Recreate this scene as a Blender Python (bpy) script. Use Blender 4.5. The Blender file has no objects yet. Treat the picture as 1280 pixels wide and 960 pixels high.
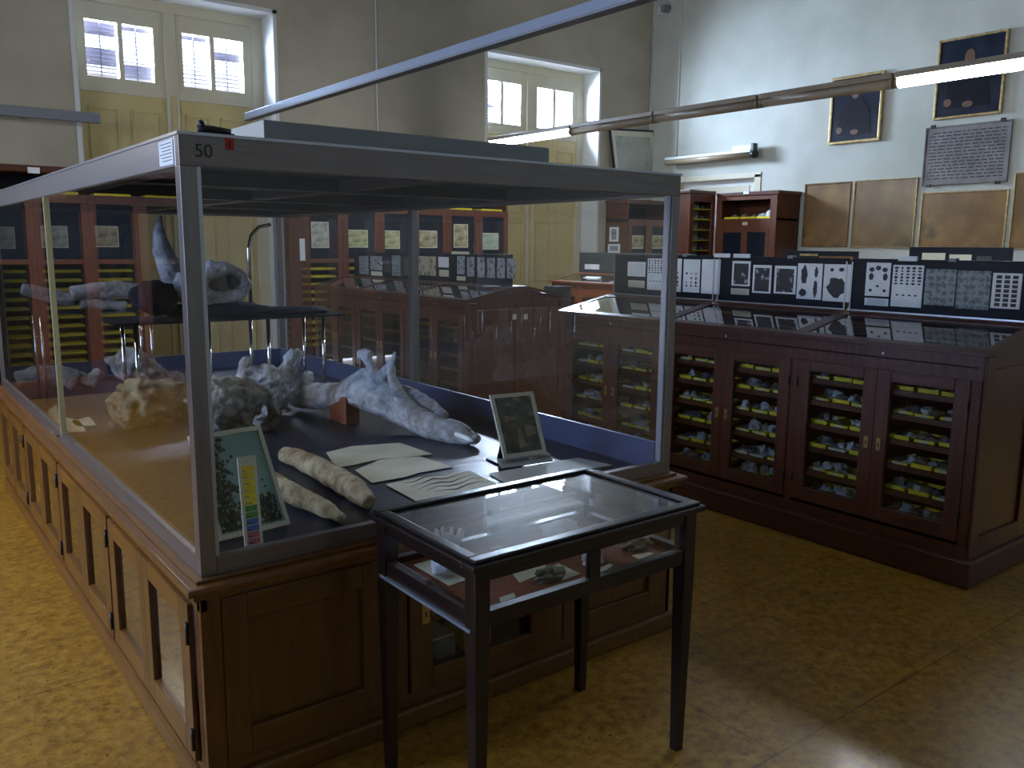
import bpy, bmesh, math, random
from mathutils import Vector, Matrix, noise
random.seed(7)
S = bpy.context.scene
COL = S.collection
PI = math.pi

# ------------------------------------------------------------------ camera
CF, CP, CY, CR, CH = 1061.764, math.radians(9.22117), math.radians(52.40825), math.radians(.48415), 1.65
_f = Vector((math.cos(CY)*math.cos(CP), math.sin(CY)*math.cos(CP), -math.sin(CP)))
_r0 = Vector((math.sin(CY), -math.cos(CY), 0)); _u0 = _r0.cross(_f)
_r = _r0*math.cos(CR) + _u0*math.sin(CR); _u = -_r0*math.sin(CR) + _u0*math.cos(CR)
cam = bpy.data.cameras.new('camera'); camo = bpy.data.objects.new('camera', cam); COL.objects.link(camo)
camo.matrix_world = Matrix(((_r.x, _u.x, -_f.x, 0), (_r.y, _u.y, -_f.y, 0), (_r.z, _u.z, -_f.z, CH), (0, 0, 0, 1)))
cam.sensor_width = 36; cam.lens = CF/1280*36; cam.clip_start = .05; cam.clip_end = 100
S.camera = camo
def at(px, py, **k):            # point of the photo on the plane x=, y= or z=
    d = _r*((px-640)/CF) + _u*((480-py)/CF) + _f
    a = 'xyz'.index(list(k)[0]); v = list(k.values())[0]
    o = Vector((0, 0, CH)); return o + d*((v-o[a])/d[a])
def on(px, py, A, B):           # point on the vertical plane through A and B
    d = _r*((px-640)/CF) + _u*((480-py)/CF) + _f
    n = Vector((B[1]-A[1], A[0]-B[0], 0)); o = Vector((0, 0, CH))
    return o + d*((Vector((A[0], A[1], 0))-o).dot(n)/d.dot(n))

# ------------------------------------------------------------------ light and exposure
S.view_settings.view_transform = 'Standard'; S.view_settings.look = 'None'
S.view_settings.gamma = 1; S.view_settings.use_curve_mapping = False
S.view_settings.exposure = 0.0
S.cycles.transparent_max_bounces = 32
S.cycles.max_bounces = 10
w = bpy.data.worlds.new('sky'); S.world = w; w.use_nodes = True
bg = w.node_tree.nodes['Background']; bg.inputs[0].default_value = (.72, .80, 1, 1); bg.inputs[1].default_value = 7
X0_ = -3.2
TUBE, TUBE_L = 88.0, 42.0       # emission of the burning tubes: hanging run, left run
def area(name, loc, rot, sx, sy, power, col):
    l = bpy.data.lights.new(name, 'AREA'); l.shape = 'RECTANGLE'; l.size = sx; l.size_y = sy; l.energy = power; l.color = col
    o = bpy.data.objects.new(name, l); o.location = loc; o.rotation_euler = rot; COL.objects.link(o); return o
area('daylight', (3.25, 11.6, 3.95), (math.radians(-80), 0, 0), 2.2, .9, 900, (.56, .70, 1))
area('daylight', (X0_-.6, 4.3, 2.5), (0, math.radians(-90), 0), 2.5, 2.2, 270, (.34, .52, 1))
area('daylight', (8.78, 11.6, 3.95), (math.radians(-80), 0, 0), 2.2, .9, 1700, (.56, .70, 1))

# ------------------------------------------------------------------ materials
def new_mat(name):
    m = bpy.data.materials.new(name); m.use_nodes = True
    return m, m.node_tree.nodes, m.node_tree.links, m.node_tree.nodes['Principled BSDF']
def plain(name, c, rough=.6, metal=0, coat=0, spec=.5):
    m, n, l, b = new_mat(name)
    b.inputs['Base Color'].default_value = (*c, 1); b.inputs['Roughness'].default_value = rough
    b.inputs['Metallic'].default_value = metal; b.inputs['Coat Weight'].default_value = coat
    b.inputs['Coat Roughness'].default_value = .12; b.inputs['Specular IOR Level'].default_value = spec
    return m
def noisy(name, c1, c2, scale=8, rough=.6, stretch=(1, 1, 1), detail=6, bump=0, metal=0, coat=0, lo=.35, hi=.65, c3=None, s3=40, coord='Object', rvar=0):
    m, n, l, b = new_mat(name)
    tc = n.new('ShaderNodeTexCoord'); mp = n.new('ShaderNodeMapping'); mp.inputs['Scale'].default_value = stretch
    nz = n.new('ShaderNodeTexNoise'); nz.inputs['Scale'].default_value = scale; nz.inputs['Detail'].default_value = detail
    cr = n.new('ShaderNodeValToRGB'); cr.color_ramp.elements[0].position = lo; cr.color_ramp.elements[1].position = hi
    cr.color_ramp.elements[0].color = (*c1, 1); cr.color_ramp.elements[1].color = (*c2, 1)
    l.new(tc.outputs[coord], mp.inputs[0]); l.new(mp.outputs[0], nz.inputs['Vector']); l.new(nz.outputs['Fac'], cr.inputs[0])
    out = cr.outputs[0]
    if c3:
        n3 = n.new('ShaderNodeTexNoise'); n3.inputs['Scale'].default_value = s3; n3.inputs['Detail'].default_value = 3
        r3 = n.new('ShaderNodeValToRGB'); r3.color_ramp.elements[0].position = .58; r3.color_ramp.elements[1].position = .68
        mx = n.new('ShaderNodeMix'); mx.data_type = 'RGBA'; mx.inputs[7].default_value = (*c3, 1)
        l.new(mp.outputs[0], n3.inputs['Vector']); l.new(n3.outputs['Fac'], r3.inputs[0])
        l.new(r3.outputs[0], mx.inputs[0]); l.new(out, mx.inputs[6]); out = mx.outputs[2]
    l.new(out, b.inputs['Base Color'])
    b.inputs['Roughness'].default_value = rough; b.inputs['Metallic'].default_value = metal
    b.inputs['Coat Weight'].default_value = coat; b.inputs['Coat Roughness'].default_value = .15
    if rvar:
        mr = n.new('ShaderNodeMapRange'); mr.inputs[3].default_value = rough-rvar; mr.inputs[4].default_value = rough+rvar
        l.new(nz.outputs['Fac'], mr.inputs[0]); l.new(mr.outputs[0], b.inputs['Roughness'])
    if bump:
        bp = n.new('ShaderNodeBump'); bp.inputs['Strength'].default_value = bump; bp.inputs['Distance'].default_value = .01
        l.new(nz.outputs['Fac'], bp.inputs['Height']); l.new(bp.outputs[0], b.inputs['Normal'])
    return m
def wood(name, c1, c2, rough=.4, coat=.3, axis='z'):
    st = {'z': (14, 14, 1.2), 'y': (14, 1.2, 14), 'x': (1.2, 14, 14)}[axis]
    return noisy(name, c1, c2, 3, rough, st, 8, .03, 0, coat, .3, .7)
def glass(name, tint=(1, 1, 1), ior=1.45, rough=.0, haze=0):
    m, n, l, b = new_mat(name); n.remove(b)
    out = n['Material Output']; tr = n.new('ShaderNodeBsdfTransparent'); tr.inputs[0].default_value = (*tint, 1)
    gl = n.new('ShaderNodeBsdfGlossy'); gl.inputs['Roughness'].default_value = rough; gl.inputs['Color'].default_value = (1, 1, 1, 1)
    fr = n.new('ShaderNodeFresnel'); fr.inputs[0].default_value = ior
    geo = n.new('ShaderNodeNewGeometry'); mx = n.new('ShaderNodeMixShader')
    ml = n.new('ShaderNodeMath'); ml.operation = 'SUBTRACT'; ml.inputs[0].default_value = 1   # inner faces of the pane reflect nothing more
    l.new(geo.outputs['Backfacing'], ml.inputs[1]); m2 = n.new('ShaderNodeMath'); m2.operation = 'MULTIPLY'
    l.new(ml.outputs[0], m2.inputs[0]); l.new(fr.outputs[0], m2.inputs[1]); m3 = n.new('ShaderNodeMath'); m3.operation = 'MULTIPLY'; m3.inputs[1].default_value = 1.7
    l.new(m2.outputs[0], m3.inputs[0]); m3.use_clamp = True
    l.new(m3.outputs[0], mx.inputs[0]); l.new(tr.outputs[0], mx.inputs[1]); l.new(gl.outputs[0], mx.inputs[2])
    if haze:          # greasy film on the pane: a wide second reflection
        g2 = n.new('ShaderNodeBsdfGlossy'); g2.inputs['Roughness'].default_value = .38; mh = n.new('ShaderNodeMixShader'); mh.inputs[0].default_value = haze
        l.new(gl.outputs[0], mh.inputs[1]); l.new(g2.outputs[0], mh.inputs[2]); l.new(mh.outputs[0], mx.inputs[2])
    l.new(mx.outputs[0], out.inputs[0])
    return m
def emit(name, c, s):
    m, n, l, b = new_mat(name); b.inputs['Base Color'].default_value = (*c, 1)
    b.inputs['Emission Color'].default_value = (*c, 1); b.inputs['Emission Strength'].default_value = s
    return m
def spots(name, paper, ink, scale=6, lo=.28, hi=.36, rand=.4, rough=.5, blur=None):   # printed plate with rows of dark figures
    m, n, l, b = new_mat(name)
    tc = n.new('ShaderNodeTexCoord'); v = n.new('ShaderNodeTexVoronoi'); v.inputs['Scale'].default_value = scale; v.inputs['Randomness'].default_value = rand
    nz = n.new('ShaderNodeTexNoise'); nz.inputs['Scale'].default_value = scale*2.2
    vm = n.new('ShaderNodeVectorMath'); vm.operation = 'MULTIPLY_ADD'; vm.inputs[1].default_value = (.05, .05, .05)
    l.new(tc.outputs['Object'], nz.inputs['Vector']); l.new(nz.outputs['Color'], vm.inputs[0]); l.new(tc.outputs['Object'], vm.inputs[2])
    vs = n.new('ShaderNodeVectorMath'); vs.operation = 'MULTIPLY'; vs.inputs[1].default_value = (1, 1, 1)
    l.new(vm.outputs[0], v.inputs['Vector'])
    r = n.new('ShaderNodeValToRGB'); r.color_ramp.elements[0].position = lo; r.color_ramp.elements[1].position = hi
    r.color_ramp.elements[0].color = (*ink, 1); r.color_ramp.elements[1].color = (*paper, 1)
    l.new(v.outputs['Distance'], r.inputs[0]); l.new(r.outputs[0], b.inputs['Base Color']); b.inputs['Roughness'].default_value = rough
    return m

M = {}
M['wall'] = noisy('wall_paint', (.43, .44, .38), (.51, .52, .46), 1.5, .8, detail=4)
M['wall_back'] = noisy('back_wall_paint', (.37, .33, .25), (.44, .40, .31), 1.5, .8, detail=4)
M['wall_white'] = plain('reveal_white_paint', (.62, .63, .62), .6)
M['ceil'] = plain('ceiling_paint', (.5, .5, .46), .9)
M['cream'] = noisy('shutter_cream_paint', (.50, .40, .17), (.56, .46, .22), 2, .45, detail=3)
M['cream2'] = plain('window_frame_paint', (.55, .50, .36), .5)
M['slat'] = plain('blind_slat', (.10, .09, .12), .6)
M['oak'] = wood('honey_brown_wood', (.105, .040, .007), (.17, .068, .013), .42, .25, 'z')
M['oak_x'] = wood('honey_brown_wood_x', (.105, .040, .007), (.17, .068, .013), .36, .35, 'x')
M['oak_y'] = wood('honey_brown_wood_y', (.125, .048, .008), (.20, .080, .014), .38, .3, 'y')
M['maho'] = wood('red_brown_wood', (.058, .013, .004), (.105, .028, .008), .4, .35, 'z')
M['maho_y'] = wood('red_brown_wood_y', (.058, .013, .004), (.10, .027, .008), .4, .35, 'y')
M['maho_b'] = wood('bright_red_brown_wood', (.095, .025, .009), (.145, .041, .015), .4, .3, 'z')
M['maho_lit'] = wood('window_lit_wood', (.19, .050, .014), (.26, .075, .022), .4, .35, 'z')  # brighter copy of the red-brown wood; window light put into its colour
M['ebon'] = wood('ebonised_wood', (.008, .004, .004), (.018, .008, .008), .28, .2, 'x')
M['steel'] = noisy('brushed_steel', (.25, .23, .235), (.29, .27, .275), 6, .34, (25, 25, 1), 5, .01, .85, rvar=.08)
M['steel_h'] = noisy('brushed_steel_long', (.23, .20, .20), (.27, .24, .235), 5, .36, (1, 1, 20), 5, .01, .8, rvar=.08)
M['steel_d'] = plain('dark_roof_steel', (.07, .06, .06), .4, .5)
M['alu'] = plain('pale_aluminium', (.55, .57, .64), .3, .9)
M['chrome'] = plain('chrome', (.8, .8, .82), .1, 1)
M['strip'] = plain('pale_yellow_strip', (.42, .38, .20), .35, .2)
M['brass'] = plain('brass', (.55, .40, .15), .3, .9)
M['glass'] = glass('clear_glass')
M['lidglass'] = glass('dusty_lid_glass', (.97, .98, .98), 1.5, 0, .3)
M['tglass'] = glass('old_cabinet_glass', (.93, .95, .94))
M['navy'] = noisy('dark_navy_board', (.004, .006, .018), (.008, .011, .030), 6, .33, detail=2, coat=0, rvar=.01)
M['cloth'] = noisy('black_cloth', (.004, .005, .012), (.010, .012, .028), 20, .8, bump=.3)
M['panelblue'] = noisy('dark_blue_lining', (.004, .008, .018), (.008, .014, .028), 14, .45)
M['inside'] = plain('dark_cabinet_lining', (.012, .010, .010), .8)
M['felt'] = noisy('red_brown_felt', (.15, .045, .02), (.20, .062, .03), 40, .9)
M['paper'] = noisy('aged_paper', (.50, .50, .38), (.60, .60, .48), 6, .7)
M['white'] = noisy('white_card', (.70, .75, .80), (.80, .84, .88), 8, .6)  # white stock with the blue of daylight put into its colour
M['yellow'] = noisy('yellow_card', (.72, .58, .015), (.85, .72, .03), 6, .6)
M['ywhite'] = plain('pale_card', (.62, .60, .48), .6)
M['rock1'] = noisy('pale_grey_stone', (.30, .31, .33), (.68, .70, .73), 16, .7, bump=.5)
M['rock2'] = noisy('dark_grey_stone', (.06, .065, .07), (.18, .19, .20), 16, .7, bump=.5)
M['rock3'] = noisy('brown_stone', (.16, .12, .08), (.32, .26, .18), 16, .7, bump=.5)
M['rock4'] = noisy('dark_green_stone', (.03, .045, .03), (.12, .14, .09), 22, .5, bump=.6)
def bone_mat(name, c1, c2, dirt, s1=9):
    m, n, l, b = new_mat(name); tc = n.new('ShaderNodeTexCoord')
    def nz(sc, d, r=.6):
        q = n.new('ShaderNodeTexNoise'); q.inputs['Scale'].default_value = sc; q.inputs['Detail'].default_value = d; q.inputs['Roughness'].default_value = r
        l.new(tc.outputs['Object'], q.inputs['Vector']); return q
    a, c, f = nz(s1, 10, .7), nz(s1*.55, 4), nz(45, 6, .7)
    r = n.new('ShaderNodeValToRGB'); e = r.color_ramp.elements; e[0].position = .36; e[0].color = (*c1, 1); e[1].position = .56; e[1].color = (*c2, 1)
    r2 = n.new('ShaderNodeValToRGB'); r2.color_ramp.elements[0].position = .52; r2.color_ramp.elements[1].position = .66
    mx = n.new('ShaderNodeMix'); mx.data_type = 'RGBA'; mx.inputs[7].default_value = (*dirt, 1)
    l.new(a.outputs['Fac'], r.inputs[0]); l.new(c.outputs['Fac'], r2.inputs[0]); l.new(r2.outputs[0], mx.inputs[0]); l.new(r.outputs[0], mx.inputs[6]); l.new(mx.outputs[2], b.inputs['Base Color'])
    ad = n.new('ShaderNodeMath'); ad.operation = 'MULTIPLY_ADD'; ad.inputs[1].default_value = .35; l.new(f.outputs['Fac'], ad.inputs[0]); l.new(a.outputs['Fac'], ad.inputs[2])
    bp = n.new('ShaderNodeBump'); bp.inputs['Strength'].default_value = .9; bp.inputs['Distance'].default_value = .035
    l.new(ad.outputs[0], bp.inputs['Height']); l.new(bp.outputs[0], b.inputs['Normal']); b.inputs['Roughness'].default_value = .6
    return m
M['bone'] = bone_mat('blue_white_bone', (.16, .16, .16), (.56, .57, .60), (.20, .16, .12))  # pale tone includes the blue tint of window daylight; dirt is real
M['bone_y'] = bone_mat('ochre_bone', (.16, .10, .035), (.50, .42, .25), (.22, .13, .04))
M['bone_b'] = bone_mat('brown_grey_bone', (.08, .06, .035), (.36, .34, .28), (.12, .08, .04))
M['tooth'] = plain('polished_tooth', (.85, .86, .8), .15)
M['black'] = plain('black_plastic', (.008, .008, .010), .4)
M['board'] = noisy('blackish_blue_board', (.006, .008, .015), (.010, .013, .024), 10, .5)
M['boardgrey'] = noisy('dark_grey_board', (.03, .04, .045), (.045, .055, .06), 8, .6)
M['red'] = plain('red_tag', (.55, .03, .02), .5)
M['ink'] = plain('printing_ink', (.03, .03, .04), .6)
M['gilt'] = noisy('worn_gilt', (.30, .20, .07), (.50, .38, .18), 20, .35, metal=.5)
M['canvas'] = noisy('dark_canvas', (.010, .014, .024), (.022, .028, .045), 3, .3)
M['robe'] = noisy('black_robe_paint', (.004, .005, .009), (.009, .010, .016), 5, .35)
M['skin_paint'] = plain('painted_skin', (.12, .06, .03), .4)
M['map'] = noisy('brown_varnished_map', (.14, .068, .016), (.25, .14, .04), 3, .35, c3=(.10, .06, .02), s3=2.2, detail=6)
M['map2'] = noisy('brown_map_with_dark_patch', (.12, .06, .018), (.21, .13, .045), 3, .35, c3=(.05, .05, .02), s3=1.3, detail=5)
M['slate'] = noisy('grey_slate_sheet', (.13, .12, .12), (.21, .195, .19), 5, .45)
M['poster'] = noisy('pale_map_print', (.36, .38, .33), (.44, .46, .42), 3, .5, c3=(.22, .26, .16), s3=2.0)
M['white_plastic'] = plain('white_painted_metal', (.6, .62, .62), .4)
M['boxgrey'] = plain('grey_enamel', (.27, .30, .31), .4)
M['signgrey'] = plain('sign_grey', (.40, .42, .40), .6)
M['tube_off'] = noisy('unlit_lamp_cover', (.27, .20, .12), (.37, .29, .19), 2, .35, (4, .6, 4))
M['tube_on'] = emit('burning_tube', (.93, .98, 1.0), TUBE)
M['tube_left'] = emit('burning_tube_left', (1.0, .95, .84), TUBE_L)
M['rail'] = plain('daylit_rail', (.28, .33, .44), .32, .25)  # reflected daylight put into the base colour as blue
M['skirt'] = plain('blue_grey_skirting', (.06, .08, .16), .35, .2)  # blue is the window's reflection, put into the skirting's colour
M['railgrey'] = plain('grey_rail', (.20, .22, .25), .5, .2)
M['pl_a'] = spots('fossil_plate_rows', (.52, .58, .70), (.10, .10, .13), 26, .22, .34, .35)
M['pl_b'] = spots('fossil_plate_grey', (.24, .29, .31), (.10, .12, .13), 26, .30, .50, .25)
M['pl_c'] = spots('photo_plate_dark', (.02, .022, .03), (.35, .40, .50), 20, .12, .34, 1)
M['pl_d'] = spots('animal_print', (.42, .40, .28), (.10, .10, .05), 14, .2, .55, .9)
M['pl_e'] = spots('photo_strip', (.30, .34, .38), (.05, .05, .06), 22, .2, .5, .9)
M['greenpic'] = noisy('forest_print', (.008, .018, .012), (.09, .12, .08), 24, .4, c3=(.26, .25, .18), s3=14)
M['foliage'] = noisy('painted_foliage', (.008, .018, .010), (.05, .075, .03), 40, .5)
M['skypaint'] = noisy('painted_sky', (.16, .30, .28), (.22, .38, .34), 5, .5)
M['bluechip'] = plain('blue_chip', (.03, .14, .45), .4)
M['greenchip'] = plain('green_chip', (.05, .28, .03), .4)
M['pinkchip'] = plain('pink_chip', (.45, .10, .16), .4)
# cork linoleum floor with faint sheet seams
def floor_mat():
    m, n, l, b = new_mat('cork_linoleum')
    tc = n.new('ShaderNodeTexCoord')
    a = n.new('ShaderNodeTexNoise'); a.inputs['Scale'].default_value = 22; a.inputs['Detail'].default_value = 8; a.inputs['Roughness'].default_value = .75
    c = n.new('ShaderNodeTexNoise'); c.inputs['Scale'].default_value = 1.3; c.inputs['Detail'].default_value = 3
    r = n.new('ShaderNodeValToRGB'); e = r.color_ramp.elements
    e[0].position = .33; e[0].color = (.16, .068, .007, 1); e[1].position = .50; e[1].color = (.36, .182, .017, 1)
    x = e.new(.66); x.color = (.49, .28, .036, 1)
    mx = n.new('ShaderNodeMix'); mx.data_type = 'RGBA'; mx.blend_type = 'MULTIPLY'; mx.inputs[0].default_value = .5
    r2 = n.new('ShaderNodeValToRGB'); r2.color_ramp.elements[0].color = (.6, .55, .5, 1); r2.color_ramp.elements[0].position = .3
    r2.color_ramp.elements[1].position = .7
    sp = n.new('ShaderNodeTexNoise'); sp.inputs['Scale'].default_value = 60; sp.inputs['Detail'].default_value = 2
    rs = n.new('ShaderNodeValToRGB'); rs.color_ramp.elements[0].position = .28; rs.color_ramp.elements[0].color = (1, 1, 1, 1)
    rs.color_ramp.elements[1].position = .33; rs.color_ramp.elements[1].color = (0, 0, 0, 1)
    m3 = n.new('ShaderNodeMix'); m3.data_type = 'RGBA'; m3.inputs[7].default_value = (.05, .025, .008, 1)
    bk = n.new('ShaderNodeTexBrick'); bk.inputs['Scale'].default_value = 1; bk.inputs['Brick Width'].default_value = 2.9; bk.inputs['Row Height'].default_value = .94
    bk.inputs['Mortar Size'].default_value = .0035; bk.offset = .5
    mp = n.new('ShaderNodeMapping'); mp.inputs['Location'].default_value = (.22, .42, 0)
    m4 = n.new('ShaderNodeMix'); m4.data_type = 'RGBA'; m4.blend_type = 'MULTIPLY'; m4.inputs[7].default_value = (.55, .5, .45, 1)
    for q in (a, c, sp): l.new(tc.outputs['Object'], q.inputs['Vector'])
    l.new(tc.outputs['Object'], mp.inputs[0]); l.new(mp.outputs[0], bk.inputs['Vector'])
    l.new(a.outputs['Fac'], r.inputs[0]); l.new(c.outputs['Fac'], r2.inputs[0]); l.new(r.outputs[0], mx.inputs[6]); l.new(r2.outputs[0], mx.inputs[7])
    l.new(sp.outputs['Fac'], rs.inputs[0]); l.new(rs.outputs[0], m3.inputs[0]); l.new(mx.outputs[2], m3.inputs[6])
    l.new(bk.outputs['Fac'], m4.inputs[0]); l.new(m3.outputs[2], m4.inputs[6]); l.new(m4.outputs[2], b.inputs['Base Color'])
    mr = n.new('ShaderNodeMapRange'); mr.inputs[3].default_value = .30; mr.inputs[4].default_value = .48; b.inputs['Coat Weight'].default_value = .35; b.inputs['Coat Roughness'].default_value = .16
    l.new(a.outputs['Fac'], mr.inputs[0]); l.new(mr.outputs[0], b.inputs['Roughness'])
    bp = n.new('ShaderNodeBump'); bp.inputs['Strength'].default_value = .12; bp.inputs['Distance'].default_value = .004
    l.new(a.outputs['Fac'], bp.inputs['Height']); l.new(bp.outputs[0], b.inputs['Normal'])
    return m
M['floor'] = floor_mat()

# ------------------------------------------------------------------ mesh helpers
class MB:
    def __init__(s): s.bm = bmesh.new(); s.mats = []
    def mi(s, m):
        if m not in s.mats: s.mats.append(m)
        return s.mats.index(m)
    def box(s, a, b, m='oak', bev=0):
        x0, x1 = sorted((a[0], b[0])); y0, y1 = sorted((a[1], b[1])); z0, z1 = sorted((a[2], b[2]))
        v = [s.bm.verts.new(p) for p in ((x0,y0,z0),(x1,y0,z0),(x1,y1,z0),(x0,y1,z0),(x0,y0,z1),(x1,y0,z1),(x1,y1,z1),(x0,y1,z1))]
        fs = [s.bm.faces.new([v[i] for i in q]) for q in ((3,2,1,0),(4,5,6,7),(0,1,5,4),(1,2,6,5),(2,3,7,6),(3,0,4,7))]
        k = s.mi(m)
        for f in fs: f.material_index = k
        if bev:
            es = list({e for f in fs for e in f.edges})
            r = bmesh.ops.bevel(s.bm, geom=es, offset=bev, segments=2, affect='EDGES', profile=.6)
            for f in r['faces']: f.material_index = k
        return s
    def prism(s, pts, ext, m='oak'):
        ext = Vector(ext); a = [s.bm.verts.new(p) for p in pts]; b = [s.bm.verts.new(Vector(p)+ext) for p in pts]
        k = s.mi(m); n = len(pts); fs = [s.bm.faces.new(a[::-1]), s.bm.faces.new(b)]
        for i in range(n): fs.append(s.bm.faces.new((a[i], a[(i+1) % n], b[(i+1) % n], b[i])))
        for f in fs: f.material_index = k
        bmesh.ops.recalc_face_normals(s.bm, faces=fs); return s
    def sweep(s, pts, rad, m='bone', n=10, flat=1.0, cap=True):
        pts = [Vector(p) for p in pts]; k = s.mi(m); rings = []
        up = None
        for i, p in enumerate(pts):
            t = (pts[min(i+1, len(pts)-1)] - pts[max(i-1, 0)]).normalized()
            if up is None: up = Vector((0, 0, 1)) if abs(t.z) < .9 else Vector((1, 0, 0))
            sd = t.cross(up).normalized(); up = sd.cross(t).normalized()
            r = rad[i] if isinstance(rad, (list, tuple)) else rad
            rings.append([s.bm.verts.new(p + sd*math.cos(2*PI*j/n)*r*flat + up*math.sin(2*PI*j/n)*r) for j in range(n)])
        for a, b in zip(rings, rings[1:]):
            for j in range(n):
                f = s.bm.faces.new((a[j], a[(j+1) % n], b[(j+1) % n], b[j])); f.material_index = k; f.smooth = True
        if cap:
            for q in (rings[0][::-1], rings[-1]): f = s.bm.faces.new(q); f.material_index = k
        return s
    def rod(s, a, b, r, m='chrome', n=10, r2=None): return s.sweep([a, b], [r, r if r2 is None else r2], m, n)
    def blob(s, c, r, m='rock1', seed=0, sub=2, amp=.25, fr=1.6, flat_base=False):
        k = s.mi(m); res = bmesh.ops.create_icosphere(s.bm, subdivisions=sub, radius=1); c = Vector(c); so = Vector((seed*3.7, seed*1.3, seed*.7))
        for v in res['verts']:
            d = v.co.normalized(); q = 1 + amp*noise.noise(d*fr+so) + amp*.5*noise.noise(d*fr*2.3+so)
            p = Vector((d.x*r[0], d.y*r[1], d.z*r[2]))*q
            if flat_base and p.z < -r[2]*.55: p.z = -r[2]*.55
            v.co = p + c
        for v in res['verts']:
            for f in v.link_faces: f.material_index = k
        return s
    def build(s, name, parent=None, smooth=False, origin=None):
        me = bpy.data.meshes.new(name)
        if parent is not None: o0 = parent['_o']
        elif origin is not None: o0 = origin
        else:
            xs = [v.co for v in s.bm.verts]
            o0 = ((min(p.x for p in xs)+max(p.x for p in xs))/2, (min(p.y for p in xs)+max(p.y for p in xs))/2, min(p.z for p in xs))
        o0 = Vector(o0)
        for v in s.bm.verts: v.co -= o0
        if smooth:
            for f in s.bm.faces: f.smooth = True
        s.bm.to_mesh(me); s.bm.free()
        for m in s.mats: me.materials.append(M[m])
        o = bpy.data.objects.new(name, me); COL.objects.link(o)
        if parent is not None:
            o.parent = parent; ORIG[o.name] = tuple(o0)
        else: o.location = o0
        ORIG[o.name] = tuple(o0)
        return o
ORIG = {}
class Root:
    def __init__(s, o, loc): s.o = o; s.loc = loc
    def __getitem__(s, k): return s.loc
def build(mb, name, parent=None, label=None, smooth=False):
    """parent: an object whose part origin is known in ORIG"""
    if parent is None: o = mb.build(name, None, smooth)
    else:
        me_o = ORIG[parent.name]
        class P: pass
        s = mb
        o0 = Vector(me_o)
        for v in s.bm.verts: v.co -= o0
        me = bpy.data.meshes.new(name)
        if smooth:
            for f in s.bm.faces: f.smooth = True
        s.bm.to_mesh(me); s.bm.free()
        for m in s.mats: me.materials.append(M[m])
        o = bpy.data.objects.new(name, me); COL.objects.link(o); o.parent = parent; ORIG[o.name] = me_o
    if label: o['label'] = label
    return o
def empty(name, loc, label=None, cat=None, group=None, kind=None):
    o = bpy.data.objects.new(name, None); o.location = loc; o.empty_display_size = .1; COL.objects.link(o); ORIG[o.name] = tuple(loc)
    return tag(o, label, cat, group, kind)
def tag(o, label=None, cat=None, group=None, kind=None):
    if label: o['label'] = label
    if cat: o['category'] = cat
    if group: o['group'] = group
    if kind: o['kind'] = kind
    return o
def B(a, b, m, bev=0): return MB().box(a, b, m, bev)
def text_mesh(txt, size, mat, name, parent, loc, rot, depth=.0006, label=None):
    cu = bpy.data.curves.new('t', 'FONT'); cu.body = txt; cu.size = size; cu.extrude = depth; cu.align_x = 'CENTER'; cu.align_y = 'CENTER'
    t = bpy.data.objects.new('t', cu); COL.objects.link(t)
    dg = bpy.context.evaluated_depsgraph_get(); me = bpy.data.meshes.new_from_object(t.evaluated_get(dg))
    bpy.data.objects.remove(t); me.materials.clear(); me.materials.append(M[mat])
    mt = Matrix.Translation(Vector(loc)-Vector(ORIG[parent.name])) @ rot.to_4x4(); me.transform(mt)
    o = bpy.data.objects.new(name, me); COL.objects.link(o); o.parent = parent
    if label: o['label'] = label
    return o
def bone_obj(name, strokes, mat, parent=None, voxel=.008, disp=.012, smooth=4, blobs=(), dscale=.06):
    mb = MB()
    for pts, rad, *fl in strokes: mb.sweep(pts, rad, mat, 12, fl[0] if fl else 1.0)
    for c, r in blobs: mb.blob(c, r, mat, seed=random.random()*9, sub=2, amp=.15)
    o = build(mb, name, parent)
    m = o.modifiers.new('r', 'REMESH'); m.mode = 'VOXEL'; m.voxel_size = voxel; m.use_smooth_shade = True
    s = o.modifiers.new('s', 'SMOOTH'); s.iterations = smooth; s.factor = .6
    tx = bpy.data.textures.new('bone_relief', 'CLOUDS'); tx.noise_scale = dscale; tx.noise_depth = 3
    d = o.modifiers.new('d', 'DISPLACE'); d.texture = tx; d.strength = disp; d.mid_level = .5; d.texture_coords = 'LOCAL'
    dg = bpy.context.evaluated_depsgraph_get(); me = bpy.data.meshes.new_from_object(o.evaluated_get(dg), depsgraph=dg)
    o.modifiers.clear(); o.data = me
    for p in me.polygons: p.use_smooth = True
    if not me.materials: me.materials.append(M[mat])
    return o

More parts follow.
